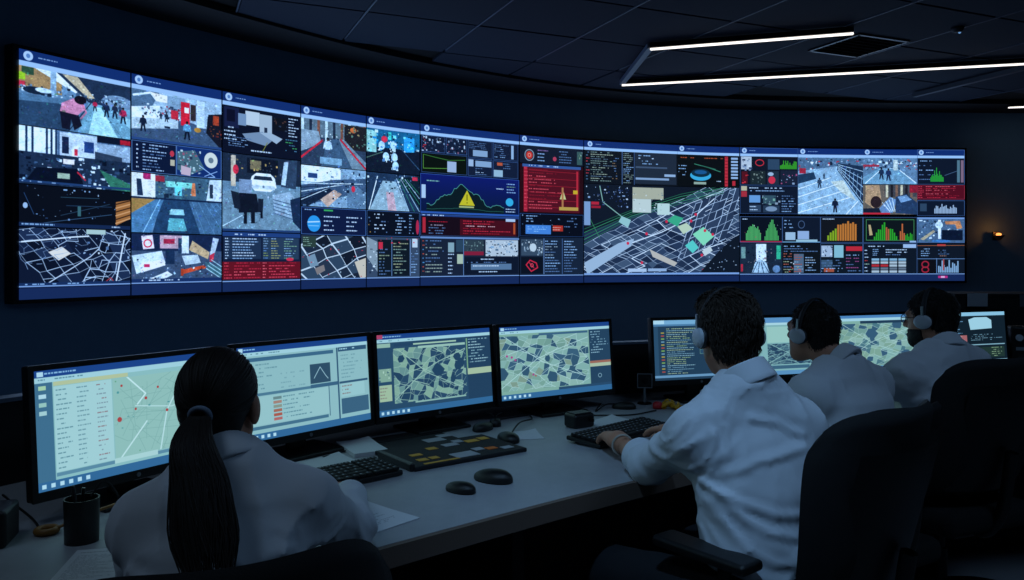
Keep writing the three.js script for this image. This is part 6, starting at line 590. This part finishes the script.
function person(o) {
  // o: joints as [x, height, distance]
  const base = new THREE.Vector3(o.pelvis[0], 0, -o.pelvis[2]), root = thing('person', o.label, 'person', base.toArray());
  const yaw = o.torsoYaw * Math.PI / 180, R = [Math.cos(yaw), -Math.sin(yaw) * -1 * -1], Fw = [Math.sin(yaw), -Math.cos(yaw)]; R[1] = Math.sin(yaw);   // right and forward in (x, z)
  const sections = o.sections.map(([y, ox, od, a, f, b]) => ({ y, x: ox, z: -od, a, f, b }));
  function torso(grow) { const S = sections, lo = S[0].y, hi = S[S.length - 1].y; return (x, y, z) => { const yy = clamp(y, lo, hi); let i = 0; while (i < S.length - 2 && yy > S[i + 1].y) i++; const p = S[i], q = S[i + 1], t = sstep(0, 1, (yy - p.y) / (q.y - p.y)) * 0.5 + 0.5 * clamp((yy - p.y) / (q.y - p.y)), cx = lerp(p.x, q.x, t), cz = lerp(p.z, q.z, t), dx = x - cx, dz = z - cz, u = dx * R[0] + dz * R[1], v = dx * Fw[0] + dz * Fw[1], ra = lerp(p.a, q.a, t) + grow, rb = (v > 0 ? lerp(p.f, q.f, t) : lerp(p.b, q.b, t)) + grow, k = Math.pow(Math.pow(Math.abs(u) / ra, 2.4) + Math.pow(Math.abs(v) / rb, 2.4), 1 / 2.4), d = (k - 1) * Math.min(ra, rb), e = Math.max(lo - y, y - hi); return e > 0 ? smax(d, e, 0.05) : d; }; }
  const HS = o.headScale || 1, hy = o.headYaw * Math.PI / 180, hp = (o.headPitch || 0) * Math.PI / 180, hr = (o.headRoll || 0) * Math.PI / 180, hc = new THREE.Vector3(...P3(o.head));
  const HM = new THREE.Matrix4().compose(hc, new THREE.Quaternion().setFromEuler(new THREE.Euler(hp, Math.PI - hy, hr, 'YXZ')), new THREE.Vector3(HS, HS, HS)), HI = HM.clone().invert().elements;
  const inHead = (f) => (x, y, z) => HS * f(HI[0] * x + HI[4] * y + HI[8] * z + HI[12], HI[1] * x + HI[5] * y + HI[9] * z + HI[13], HI[2] * x + HI[6] * y + HI[10] * z + HI[14]);
  const hf = headFields(o.hair), toW = (x, y, z) => new THREE.Vector3(x, y, z).applyMatrix4(HM);
  const J = (n) => P3(o[n]), nk = toW(0, -0.05, -0.032).toArray(), c7 = J('c7'), neckR = o.neckR || 0.055;
  const arms = ['L', 'R'].map((s) => ({ s, sh: J('shoulder' + s), el: J('elbow' + s), wr: J('wrist' + s) }));
  const legs = [-1, 1].map((s) => { const f = o.legYaw * Math.PI / 180, pel = P3(o.pelvis), hip = [pel[0] + s * 0.1 * Math.cos(f), pel[1] - 0.04, pel[2] + s * 0.1 * Math.sin(f)], knee = [hip[0] + s * 0.07 * Math.cos(f) + Math.sin(f) * 0.40, 0.50, hip[2] - Math.cos(f) * 0.40 + s * 0.07 * Math.sin(f)], ank = [knee[0] - Math.sin(f) * 0.05, 0.1, knee[2] + Math.cos(f) * 0.05], toe = [ank[0] + Math.sin(f) * 0.17, 0.045, ank[2] - Math.cos(f) * 0.17]; return { hip, knee, ank, toe }; });
  // body: one continuous skin, from the head to the ankles
  const bodyList = [[inHead(hf.head), 0], [cone(nk, [c7[0], c7[1] - 0.02, c7[2]], neckR, neckR - 0.008), 0.02], [torso(-0.02), 0.03]];
  for (const a of arms) bodyList.push([cone([c7[0], c7[1] - 0.04, c7[2]], a.sh, 0.035, 0.04), 0.03], [cone(a.sh, a.el, 0.046, 0.036), 0.03], [cone(a.el, a.wr, 0.04, 0.0265), 0.02]);
  for (const l of legs) bodyList.push([cone(l.hip, l.knee, 0.075, 0.05), 0.04], [cone(l.knee, l.ank, 0.05, 0.034), 0.03]);
  for (const h of o.hands || []) bodyList.push([handField(new THREE.Vector3(...P3(h.at)), new THREE.Vector3(h.dir[0], h.dir[1], -h.dir[2]), new THREE.Vector3(0, 1, 0), h.thumb, h.curl ?? 0.5), 0.012]);
  const body = union(bodyList), geos = [];
  const rel = (g) => g.translate(-base.x, -base.y, -base.z), boxOf = (pts, m) => [[0, 1, 2].map((k) => Math.min(...pts.map((p) => p[k])) - m), [0, 1, 2].map((k) => Math.max(...pts.map((p) => p[k])) + m)];
  const all = [hc.toArray(), c7, P3(o.pelvis), ...arms.flatMap((a) => [a.sh, a.el, a.wr]), ...legs.flatMap((l) => [l.hip, l.knee, l.ank])];
  const hb = boxOf([hc.toArray()], 0.15), neckCut = hc.y - 0.105 * HS;
  // coarse body below the neck cut, fine head above it, fine hands of their own; the pieces overlap inside one skin
  const [lo, hi] = boxOf(all, 0.14); hi[1] = neckCut + 0.02; geos.push(nets(body, lo, hi, 0.014));
  geos.push(nets((x, y, z) => Math.max(body(x, y, z), neckCut - 0.02 - y), [hb[0][0], neckCut - 0.05, hb[0][2]], hb[1], o.fine ? 0.0035 : 0.005));
  for (const h of o.hands || []) { const c = P3(h.at), dv = [h.dir[0], h.dir[1], -h.dir[2]], m = [c[0] + dv[0] * 0.09, c[1] + dv[1] * 0.09, c[2] + dv[2] * 0.09]; geos.push(nets((x, y, z) => body(x, y, z) - 0.0006, m.map((q) => q - 0.15), m.map((q) => q + 0.15), 0.0035)); }
  part('body', rel(merge(geos)), o.skin || M.skin, root);
  // hair
  const hg = nets(inHead(hf.hair), hb[0], hb[1].map((q) => q + 0.02), o.fine ? 0.0035 : 0.0045); const hairMesh = part('hair', rel(hg), o.hairMat || M.hairBrown, root, o.hairLabel);
  if (o.beard) part('beard', rel(nets(inHead(hf.beard), hb[0], hb[1], 0.004)), o.hairMat, root);
  for (const s of [-1, 1]) { const e = part('eye', new THREE.SphereGeometry(0.0115 * HS, 16, 12), M.eye, root); e.position.copy(toW(s * 0.031, 0.001, 0.0775)).sub(base); }
  // shirt with collar and sleeves; creases run across the back and round the elbows
  const shirtList = [[torso(0), 0]], nb = [c7[0], c7[1] - 0.01, c7[2]], sd = o.seed * 3.7;
  for (const a of arms) { const e = a.s === 'L' ? o.cuffL ?? 0.9 : o.cuffR ?? 0.9, cf = a.el.map((q, k) => lerp(q, a.wr[k], e)); shirtList.push([cone([c7[0], c7[1] - 0.022, c7[2]], a.sh, 0.06, o.shR || 0.062), 0.06], [cone(a.sh, a.el, (o.shR || 0.062), 0.056), 0.06], [cone(a.el, cf, 0.056, e < 0.6 ? 0.054 : 0.042), 0.03]); }
  const bulk = union(shirtList), forR = { a: R };
  const fold = (x, y, z) => { const dx = x - sections[1].x, dz = z - sections[1].z, u = dx * R[0] + dz * R[1], w = noise3(x * 2.2 + sd, y * 2.2, z * 2.2) * 0.5, n1 = noise3(u * 2.5 + y * 5 + w * 2 + sd, y * 3 - u * 6 + w, z * 2.5), n2 = noise3(u * 5 + sd, y * 10 + Math.abs(u) * 9 + w * 3, z * 3), n3 = 0; let cr = 0; const vv = dx * Fw[0] + dz * Fw[1]; if (o.creases && vv < 0.03) for (const L of o.creases) { let best = 9; for (let q = 1; q < L.length; q++) { const [ax_, ay_] = L[q - 1], [bx_, by_] = L[q], ex = bx_ - ax_, ey = by_ - ay_, tt = clamp(((u - ax_) * ex + (y - ay_) * ey) / (ex * ex + ey * ey)); best = Math.min(best, Math.hypot(u - ax_ - ex * tt, y - ay_ - ey * tt)); } cr += -0.0042 * Math.exp(-((best / 0.010) ** 2)) + 0.0026 * Math.exp(-(((best - 0.02) / 0.012) ** 2)); } return cr - 0.007 * Math.pow(1 - Math.abs(n1), 3) - 0.0035 * Math.pow(1 - Math.abs(n2), 4) + 0.003; };
  const neckHole = cone([nk[0], nk[1] + 0.1, nk[2]], [c7[0], c7[1] + 0.02, c7[2]], neckR + 0.004, neckR - 0.004), shirtF = (x, y, z) => { const d = bulk(x, y, z); return Math.abs(d) < 0.06 ? smax(d + fold(x, y, z) * (o.crease || 1), -neckHole(x, y, z), 0.008) : d; };
  const sb = boxOf([c7, P3(o.pelvis), ...arms.flatMap((a) => [a.sh, a.el, a.wr])], 0.16); sb[0][1] = o.pelvis[1] - 0.12; const shirt = part('shirt', rel(nets(shirtF, sb[0], sb[1], o.fine ? 0.0075 : 0.01)), M.shirt, root, o.shirtLabel);
  // collar round the neck, folded over: higher at the back, with a fall that ends in an edge on the shirt
  { const ax = new THREE.Vector3(...nk).sub(new THREE.Vector3(...c7)).normalize(), at = (h) => new THREE.Vector3(...c7).addScaledVector(ax, h).toArray(), up = at(0.026), lowp = at(-0.022), fall = cone(lowp, up, neckR + 0.0235, neckR + 0.0125), hole = cone(at(-0.05), at(0.09), neckR + 0.003, neckR + 0.005);
    const f = (x, y, z) => { const dx = x - c7[0], dz = z - c7[2], v = dx * Fw[0] + dz * Fw[1], h = (x - c7[0]) * ax.x + (y - c7[1]) * ax.y + (z - c7[2]) * ax.z; return Math.max(smax(fall(x, y, z), h - 0.03 + 0.25 * Math.max(0, v + 0.02), 0.005), -h - 0.026 + 0.1 * v, -hole(x, y, z)); };
    const cb = boxOf([c7], 0.13); part('collar', rel(nets(f, cb[0], cb[1], o.fine ? 0.004 : 0.005)), M.shirt, shirt); }
  for (const a of arms) { const e = a.s === 'L' ? o.cuffL ?? 0.9 : o.cuffR ?? 0.9, cf = new THREE.Vector3(...a.el.map((q, k) => lerp(q, a.wr[k], e))), dv = new THREE.Vector3(...a.wr).sub(new THREE.Vector3(...a.el)).normalize(), r = e < 0.6 ? 0.053 : 0.04, g = lathe([[r - 0.004, -0.03], [r + 0.004, -0.028], [r + 0.0045, 0.018], [r, 0.022], [r - 0.006, 0.018], [r - 0.006, -0.03]], 28).applyQuaternion(new THREE.Quaternion().setFromUnitVectors(new THREE.Vector3(0, 1, 0), dv)).translate(cf.x, cf.y, cf.z); part('cuff', rel(g), M.shirt, shirt); }
  // trousers and shoes
  const tl = [[ell([o.pelvis[0], o.pelvis[1] - 0.03, -o.pelvis[2]], [0.17, 0.11, 0.15]), 0]]; for (const l of legs) tl.push([cone(l.hip, l.knee, 0.095, 0.07), 0.05], [cone(l.knee, l.ank, 0.068, 0.055), 0.03]);
  const tb = boxOf([P3(o.pelvis), ...legs.flatMap((l) => [l.hip, l.knee, l.ank])], 0.15); part('trousers', rel(nets((x, y, z) => union(tl)(x, y, z) + 0.004 * noise3(x * 10, y * 10, z * 10), tb[0], tb[1], 0.016)), M.trousers, root);
  for (const l of legs) { const f = union([[cone([l.ank[0], 0.05, l.ank[2]], l.toe, 0.046, 0.038), 0], [cone(l.ank, [l.ank[0], 0.05, l.ank[2]], 0.042, 0.046), 0.03]]), b = boxOf([l.ank, l.toe], 0.08); part('shoe', rel(nets((x, y, z) => smax(f(x, y, z), 0.006 - y, 0.01), b[0], b[1], 0.01)), M.shoe, root); }
  return { root, toW, HM, HS, base, rel, hairMesh };
}
function shortHair(P, count, length, seed, mat) {   // fine short strands lying over the hair, each a thin tapered blade
  const g = P.hairMesh.geometry, p = g.attributes.position, n = g.attributes.normal, r = rng(seed), pos = [], inv = new THREE.Matrix4().extractRotation(P.HM), back = new THREE.Vector3(0, -0.25, -1).applyMatrix4(inv), down = new THREE.Vector3(0, -1, -0.1).applyMatrix4(inv), up = new THREE.Vector3(0, 1, 0).applyMatrix4(inv);
  for (let k = 0; k < count; k++) { const i = Math.floor(r() * p.count), a = new THREE.Vector3().fromBufferAttribute(p, i), N = new THREE.Vector3().fromBufferAttribute(n, i), t = sstep(0.2, 0.85, N.dot(up)), f = down.clone().lerp(back, t).add(new THREE.Vector3(r() - 0.5, r() - 0.5, r() - 0.5).multiplyScalar(0.7)); f.addScaledVector(N, -f.dot(N)).normalize(); const L = length * (0.5 + r()), w = 0.0009 + 0.0007 * r(), S = new THREE.Vector3().crossVectors(f, N).multiplyScalar(w), b = a.clone().addScaledVector(f, L * 0.55).addScaledVector(N, 0.0025 + L * 0.14), c = a.clone().addScaledVector(f, L).addScaledVector(N, 0.0015 + L * 0.16), d = a.clone().addScaledVector(N, -0.001), up2 = N.clone().multiplyScalar(w * 1.2); const A = d.clone().add(S), B = d.clone().sub(S), C = b.clone().add(S), D = b.clone().sub(S), E = b.clone().add(up2); for (const q of [A, B, C, B, D, C, C, D, c, A, C, E, B, E, D, C, c, E, D, E, c]) pos.push(q.x, q.y, q.z); }
  const o = new THREE.BufferGeometry(); o.setAttribute('position', new THREE.Float32BufferAttribute(pos, 3)); o.computeVertexNormals(); const m = part('hair_strands', o, mat, P.hairMesh); m.userData.kind = 'stuff';
}
function headset(P, label) {   // band over the crown, pad and shell on each ear, in the head's frame
  const g = new THREE.Group(); g.name = numbered('headset'); scene.add(g); tag(g, label, 'headset', 'headsets of the operators'); g.applyMatrix4(P.HM);
  const band = []; for (let k = 0; k <= 20; k++) { const a = Math.PI * (k / 20), r = 0.098; band.push(new THREE.Vector3(Math.cos(a) * r * 0.94, -0.012 + Math.sin(a) * 0.143, -0.012)); }
  const bandGeo = grid((u, v) => { const p = new THREE.CatmullRomCurve3(band).getPoint(u), an = v * Math.PI * 2, n = new THREE.Vector3(p.x, p.y - 0.03, 0).normalize(); return [p.x + n.x * 0.004 * Math.cos(an), p.y + n.y * 0.004 * Math.cos(an), p.z + 0.011 * Math.sin(an)]; }, 48, 8); part('headband', bandGeo, M.headsetGrey, g);
  for (const s of [-1, 1]) { const q = new THREE.Quaternion().setFromUnitVectors(new THREE.Vector3(0, 1, 0), new THREE.Vector3(s, 0, 0)); const cup = lathe([[0, 0.019], [0.018, 0.018], [0.028, 0.015], [0.033, 0.008], [0.034, 0.002], [0.03, 0]], 32).scale(0.92, 1, 1.14).applyQuaternion(q); const pad = new THREE.TorusGeometry(0.026, 0.01, 12, 32).rotateX(Math.PI / 2).scale(0.92, 1, 1.14).applyQuaternion(q); for (const [n, geo, m] of [['ear_cup', cup, M.headsetWhite], ['ear_pad', pad, M.headsetGrey]]) { const e = part(n, geo, m, g, n === 'ear_cup' ? 'pale round ear cup' : undefined); e.position.set(s * 0.084, -0.012, -0.008); e.rotation.x = Math.PI / 2 * 0; } part('slider', box(0.005, 0.05, 0.012, s * 0.096, 0.03, -0.01, 0.002), M.metal, g); }
  return g;
}
// sections: [height, x, distance, half width, front depth, back depth] from the hips up
const man1 = person({ creases: [[[-0.16, 0.84], [-0.1, 0.872], [-0.03, 0.9], [0.06, 0.918], [0.12, 0.925]], [[-0.15, 0.835], [-0.08, 0.8], [0.0, 0.772], [0.08, 0.765]], [[-0.14, 0.83], [-0.09, 0.77], [-0.03, 0.735], [0.05, 0.715]], [[-0.13, 0.76], [-0.09, 0.7], [-0.02, 0.66], [0.08, 0.65]], [[-0.02, 1.0], [0.05, 0.985], [0.12, 0.95]], [[-0.13, 0.97], [-0.12, 0.92], [-0.14, 0.87]], [[-0.10, 0.98], [-0.095, 0.93], [-0.115, 0.88]]], label: 'man in a white shirt and headset typing, nearest chair, seen from behind', seed: 1, fine: true, hair: 'full', hairMat: M.hairBrown, hairLabel: 'short brown hair', shirtLabel: 'white shirt with sleeves pushed up',
  head: [0.602, 1.206, 2.235], headYaw: -9, headPitch: 5, headScale: 0.965, c7: [0.634, 1.095, 2.175], neckR: 0.055, torsoYaw: -14, legYaw: -30, pelvis: [0.64, 0.58, 2.08],
  sections: [[0.50, 0.645, 2.07, 0.15, 0.12, 0.12], [0.66, 0.64, 2.085, 0.142, 0.115, 0.115], [0.78, 0.637, 2.11, 0.152, 0.115, 0.115], [0.90, 0.637, 2.145, 0.17, 0.115, 0.115], [0.99, 0.636, 2.165, 0.15, 0.1, 0.09], [1.06, 0.636, 2.175, 0.085, 0.07, 0.065]],
  shoulderL: [0.492, 0.945, 2.13], elbowL: [0.410, 0.806, 2.37], wristL: [0.357, 0.812, 2.60], shoulderR: [0.785, 0.95, 2.2], elbowR: [0.745, 0.808, 2.48], wristR: [0.6, 0.812, 2.735], cuffL: 0.3, cuffR: 0.35,
  hands: [{ at: [0.354, 0.814, 2.615], dir: [-0.16, 0.0, 0.98], thumb: 1, curl: 0.5 }, { at: [0.592, 0.814, 2.745], dir: [-0.5, 0.0, 0.86], thumb: -1, curl: 0.5 }] });
shortHair(man1, 5200, 0.022, 41, std(0x2a1d13, 0.8));
headset(man1, 'headset with pale ear cups on the nearest man');
{ const c = V(0.357, 0.812, 2.585), g = new THREE.TorusGeometry(0.033, 0.0035, 8, 32); const m = solo('bracelet', g, std(0xa9a49a, 0.5), 'pale bracelet on the nearest man\'s left wrist', 'bracelet', [c.x, c.y, c.z], 0.1); m.rotation.x = 0.1; }
const man2 = person({ label: 'man in a white shirt with a headset, second from the nearest chair', seed: 2, hair: 'short', hairMat: M.hairDark, hairLabel: 'very short dark hair', shirtLabel: 'white shirt',
  head: [1.142, 1.138, 3.05], headYaw: -30, headPitch: -4, headScale: 0.97, c7: [1.215, 1.035, 2.955], neckR: 0.056, torsoYaw: -34, legYaw: -31, pelvis: [1.235, 0.58, 2.86],
  sections: [[0.50, 1.24, 2.85, 0.16, 0.12, 0.12], [0.68, 1.24, 2.86, 0.162, 0.115, 0.115], [0.80, 1.235, 2.89, 0.17, 0.115, 0.115], [0.90, 1.23, 2.92, 0.175, 0.115, 0.115], [0.985, 1.22, 2.95, 0.14, 0.1, 0.09], [1.03, 1.215, 2.96, 0.085, 0.07, 0.065]],
  shoulderL: [1.08, 0.935, 2.86], elbowL: [0.98, 0.81, 3.12], wristL: [0.93, 0.815, 3.36], shoulderR: [1.37, 0.94, 3.05], elbowR: [1.34, 0.81, 3.3], wristR: [1.2, 0.815, 3.5], cuffL: 0.9, cuffR: 0.9, hands: [{ at: [0.93, 0.8, 3.36], dir: [-0.1, -0.05, 0.99], thumb: 1 }, { at: [1.2, 0.8, 3.5], dir: [-0.4, -0.05, 0.9], thumb: -1 }] });
shortHair(man2, 3000, 0.011, 42, std(0x1b1512, 0.6));
headset(man2, 'headset with pale ear cups on the short-haired second man');
const man3 = person({ label: 'bearded man in a white shirt, glasses and headset, farthest from the view', seed: 3, hair: 'crop', hairMat: M.hairDark, beard: true, hairLabel: 'dark hair', shirtLabel: 'white shirt',
  head: [1.775, 1.163, 3.4], headYaw: -40, headPitch: 2, headScale: 0.98, c7: [1.80, 1.055, 3.335], neckR: 0.056, torsoYaw: -28, legYaw: -22, pelvis: [1.735, 0.58, 3.22],
  sections: [[0.50, 1.735, 3.21, 0.16, 0.12, 0.12], [0.68, 1.74, 3.23, 0.162, 0.115, 0.115], [0.80, 1.755, 3.26, 0.17, 0.115, 0.115], [0.92, 1.775, 3.3, 0.178, 0.115, 0.115], [1.0, 1.79, 3.33, 0.145, 0.1, 0.09], [1.05, 1.80, 3.34, 0.09, 0.07, 0.065]],
  shoulderL: [1.60, 0.95, 3.25], elbowL: [1.48, 0.815, 3.39], wristL: [1.43, 0.815, 3.58], shoulderR: [1.965, 0.965, 3.42], elbowR: [1.97, 0.815, 3.58], wristR: [1.84, 0.815, 3.72], cuffL: 0.9, cuffR: 0.9, hands: [{ at: [1.43, 0.8, 3.58], dir: [0.0, -0.05, 0.99], thumb: 1 }, { at: [1.84, 0.8, 3.72], dir: [-0.3, -0.05, 0.95], thumb: -1 }] });
shortHair(man3, 3200, 0.018, 43, std(0x1b1512, 0.6));
headset(man3, 'headset with pale ear cups on the bearded man with glasses');
{ const g = new THREE.Group(); g.name = 'eyeglasses'; scene.add(g); tag(g, 'thin dark eyeglasses on the bearded man', 'glasses'); g.applyMatrix4(man3.HM); for (const s of [-1, 1]) { part('rim', new THREE.TorusGeometry(0.022, 0.0018, 6, 28).scale(1, 0.8, 1).translate(s * 0.032, -0.002, 0.098), M.blackPlastic, g); part('lens', new THREE.CircleGeometry(0.0215, 24).scale(1, 0.8, 1).translate(s * 0.032, -0.002, 0.098), new THREE.MeshPhysicalMaterial({ color: 0xffffff, transmission: 1, thickness: 0, roughness: 0.05 }), g); part('temple', tube([[s * 0.054, 0.002, 0.097], [s * 0.072, 0.004, 0.08], [s * 0.08, 0.004, 0.03], [s * 0.08, -0.004, -0.01]], 0.0017, 16, 6), M.blackPlastic, g); } part('bridge', tube([[-0.011, 0, 0.099], [0, 0.003, 0.102], [0.011, 0, 0.099]], 0.0016, 8, 6), M.blackPlastic, g); }
const woman = person({ creases: [[[0.15, 0.86], [0.1, 0.84], [0.03, 0.8], [-0.06, 0.78]], [[0.16, 0.885], [0.1, 0.89], [0.05, 0.88]], [[0.15, 0.84], [0.13, 0.8], [0.06, 0.76]], [[-0.15, 0.88], [-0.1, 0.85], [-0.04, 0.84]], [[0.05, 0.99], [0.1, 0.965], [0.14, 0.93]]], label: 'woman with a long dark ponytail in a pale shirt at the map monitor', seed: 4, fine: true, hair: 'woman', hairMat: M.hairDark, hairLabel: 'smooth dark hair pulled back', shirtLabel: 'pale shirt',
  head: [-0.592, 1.12, 1.62], headYaw: -2, headPitch: -2, headScale: 0.95, c7: [-0.557, 1.022, 1.555], neckR: 0.047, torsoYaw: -14, legYaw: -25, pelvis: [-0.52, 0.58, 1.38], shR: 0.052, crease: 1.1,
  sections: [[0.50, -0.52, 1.37, 0.165, 0.12, 0.12], [0.68, -0.525, 1.39, 0.15, 0.11, 0.11], [0.80, -0.535, 1.43, 0.15, 0.115, 0.11], [0.89, -0.54, 1.48, 0.155, 0.115, 0.105], [0.96, -0.548, 1.525, 0.128, 0.09, 0.085], [1.01, -0.555, 1.55, 0.075, 0.06, 0.06]],
  shoulderL: [-0.672, 0.925, 1.475], elbowL: [-0.755, 0.795, 1.66], wristL: [-0.74, 0.80, 1.9], shoulderR: [-0.405, 0.935, 1.56], elbowR: [-0.365, 0.812, 1.77], wristR: [-0.41, 0.81, 2.02], cuffL: 0.95, cuffR: 0.95, hands: [{ at: [-0.74, 0.8, 1.9], dir: [0.15, -0.05, 0.98], thumb: 1 }, { at: [-0.415, 0.805, 2.03], dir: [-0.3, 0.0, 0.95], thumb: -1 }] });
{ // ponytail: a tie, a full body of hair and separate strands over it
  const tie = woman.toW(0, 0.0, -0.118), W3 = (p) => new THREE.Vector3(...p).sub(woman.base), start = woman.toW(0, 0.0, -0.10).sub(woman.base), T = tie.clone().sub(woman.base), r = rng(31);
  const spine = [start, T.clone(), W3([-0.572, 1.085, -1.432]), W3([-0.545, 1.03, -1.395]), W3([-0.52, 0.95, -1.352]), W3([-0.492, 0.868, -1.305])], cur = new THREE.CatmullRomCurve3(spine, false, 'centripetal');
  const half = (t) => (t < 0.18 ? lerp(0.03, 0.014, t / 0.18) : lerp(0.013, 0.052, Math.pow(clamp((t - 0.18) / 0.6), 0.75)) * (1 - 0.35 * sstep(0.8, 1.0, t))), deep = (t) => (t < 0.18 ? 0.02 : lerp(0.014, 0.026, sstep(0.18, 0.45, t)) * (1 - 0.7 * sstep(0.7, 1, t)));
  const core = grid((u, v) => { const t = v * 0.9, p = cur.getPoint(t), a = u * Math.PI * 2, rip = 1 + 0.08 * noise3(Math.cos(a) * 4, Math.sin(a) * 4, t * 2.5) + 0.05 * Math.sin(a * 17 + 3 * t); return [p.x + Math.cos(a) * half(t) * rip * 0.96, p.y, p.z + Math.sin(a) * deep(t) * rip + Math.cos(a) * half(t) * -0.2].map((q, i) => (v > 0.97 ? lerp(q, [p.x, p.y, p.z][i], (v - 0.97) / 0.03) : q)); }, 72, 60);
  const pt = part('ponytail', core, M.hairDark, woman.root, 'long dark ponytail'); const strands = [];
  for (let k = 0; k < 620; k++) { const a = r() * Math.PI * 2, q = 0.75 + 0.3 * r(), end = 0.78 + 0.25 * r() * (0.55 + 0.45 * Math.abs(Math.sin(a * 2.5))), wob = r() * 6, stray = r() < 0.02 ? 1.04 : 1, pts = []; for (let i = 0; i <= 12; i++) { const t = Math.min(1, 0.14 + (end - 0.14) * (i / 12)), p = cur.getPoint(t), s = stray > 1 ? 1 + (stray - 1) * (i / 12) * 1.6 : 1, lag = Math.max(0, end - 1) * (i / 12) * 0.25; const b = a + 0.35 * Math.sin(wob + t * 5); pts.push(new THREE.Vector3(p.x + Math.cos(b) * (half(t) * q * s + 0.001), p.y - lag, p.z + Math.sin(b) * deep(t) * q * s + Math.cos(b) * half(t) * -0.2)); } strands.push(new THREE.TubeGeometry(new THREE.CatmullRomCurve3(pts), 16, 0.0007 + 0.0007 * r(), 4)); }
  for (let k = 0; k < 700; k++) {   // combed hair over the skull, drawn back to the tie
    const th = r() * Math.PI * 2, ph = 0.25 + r() * 1.75, rad = [0.0797, 0.0903, 0.1022], q = new THREE.Vector3(Math.sin(ph) * Math.cos(th), Math.sin(ph) * Math.sin(th), Math.cos(ph)), e = new THREE.Vector3(0, -0.34, -0.94), pts = [];
    const loc0 = new THREE.Vector3(q.x * rad[0], q.y * rad[1] + 0.032, q.z * rad[2] - 0.016); if (loc0.y < (loc0.z < -0.035 ? -0.055 : lerp(-0.02, 0.068, sstep(0.0, 0.075, loc0.z)))) continue;
    for (let i = 0; i <= 10; i++) { const v = q.clone().lerp(e, i / 10).normalize(), R2 = 1 + 0.004 * r(); pts.push(woman.toW(v.x * rad[0] * R2, v.y * rad[1] * R2 + 0.032, v.z * rad[2] * R2 - 0.016).sub(woman.base)); }
    strands.push(new THREE.TubeGeometry(new THREE.CatmullRomCurve3(pts), 14, 0.0007 + 0.0006 * r(), 4));
  }
  const st = part('hair_strands', merge(strands), M.hairStrand, woman.hairMesh); st.userData.kind = 'stuff';
  part('hair_tie', new THREE.TorusGeometry(0.0155, 0.0055, 10, 28).scale(1.15, 1, 1).rotateX(0.25).translate(T.x, T.y, T.z), std(0x7d8fa6, 0.8), woman.root, 'grey-blue hair tie');
}
renderer.render(scene, camera);
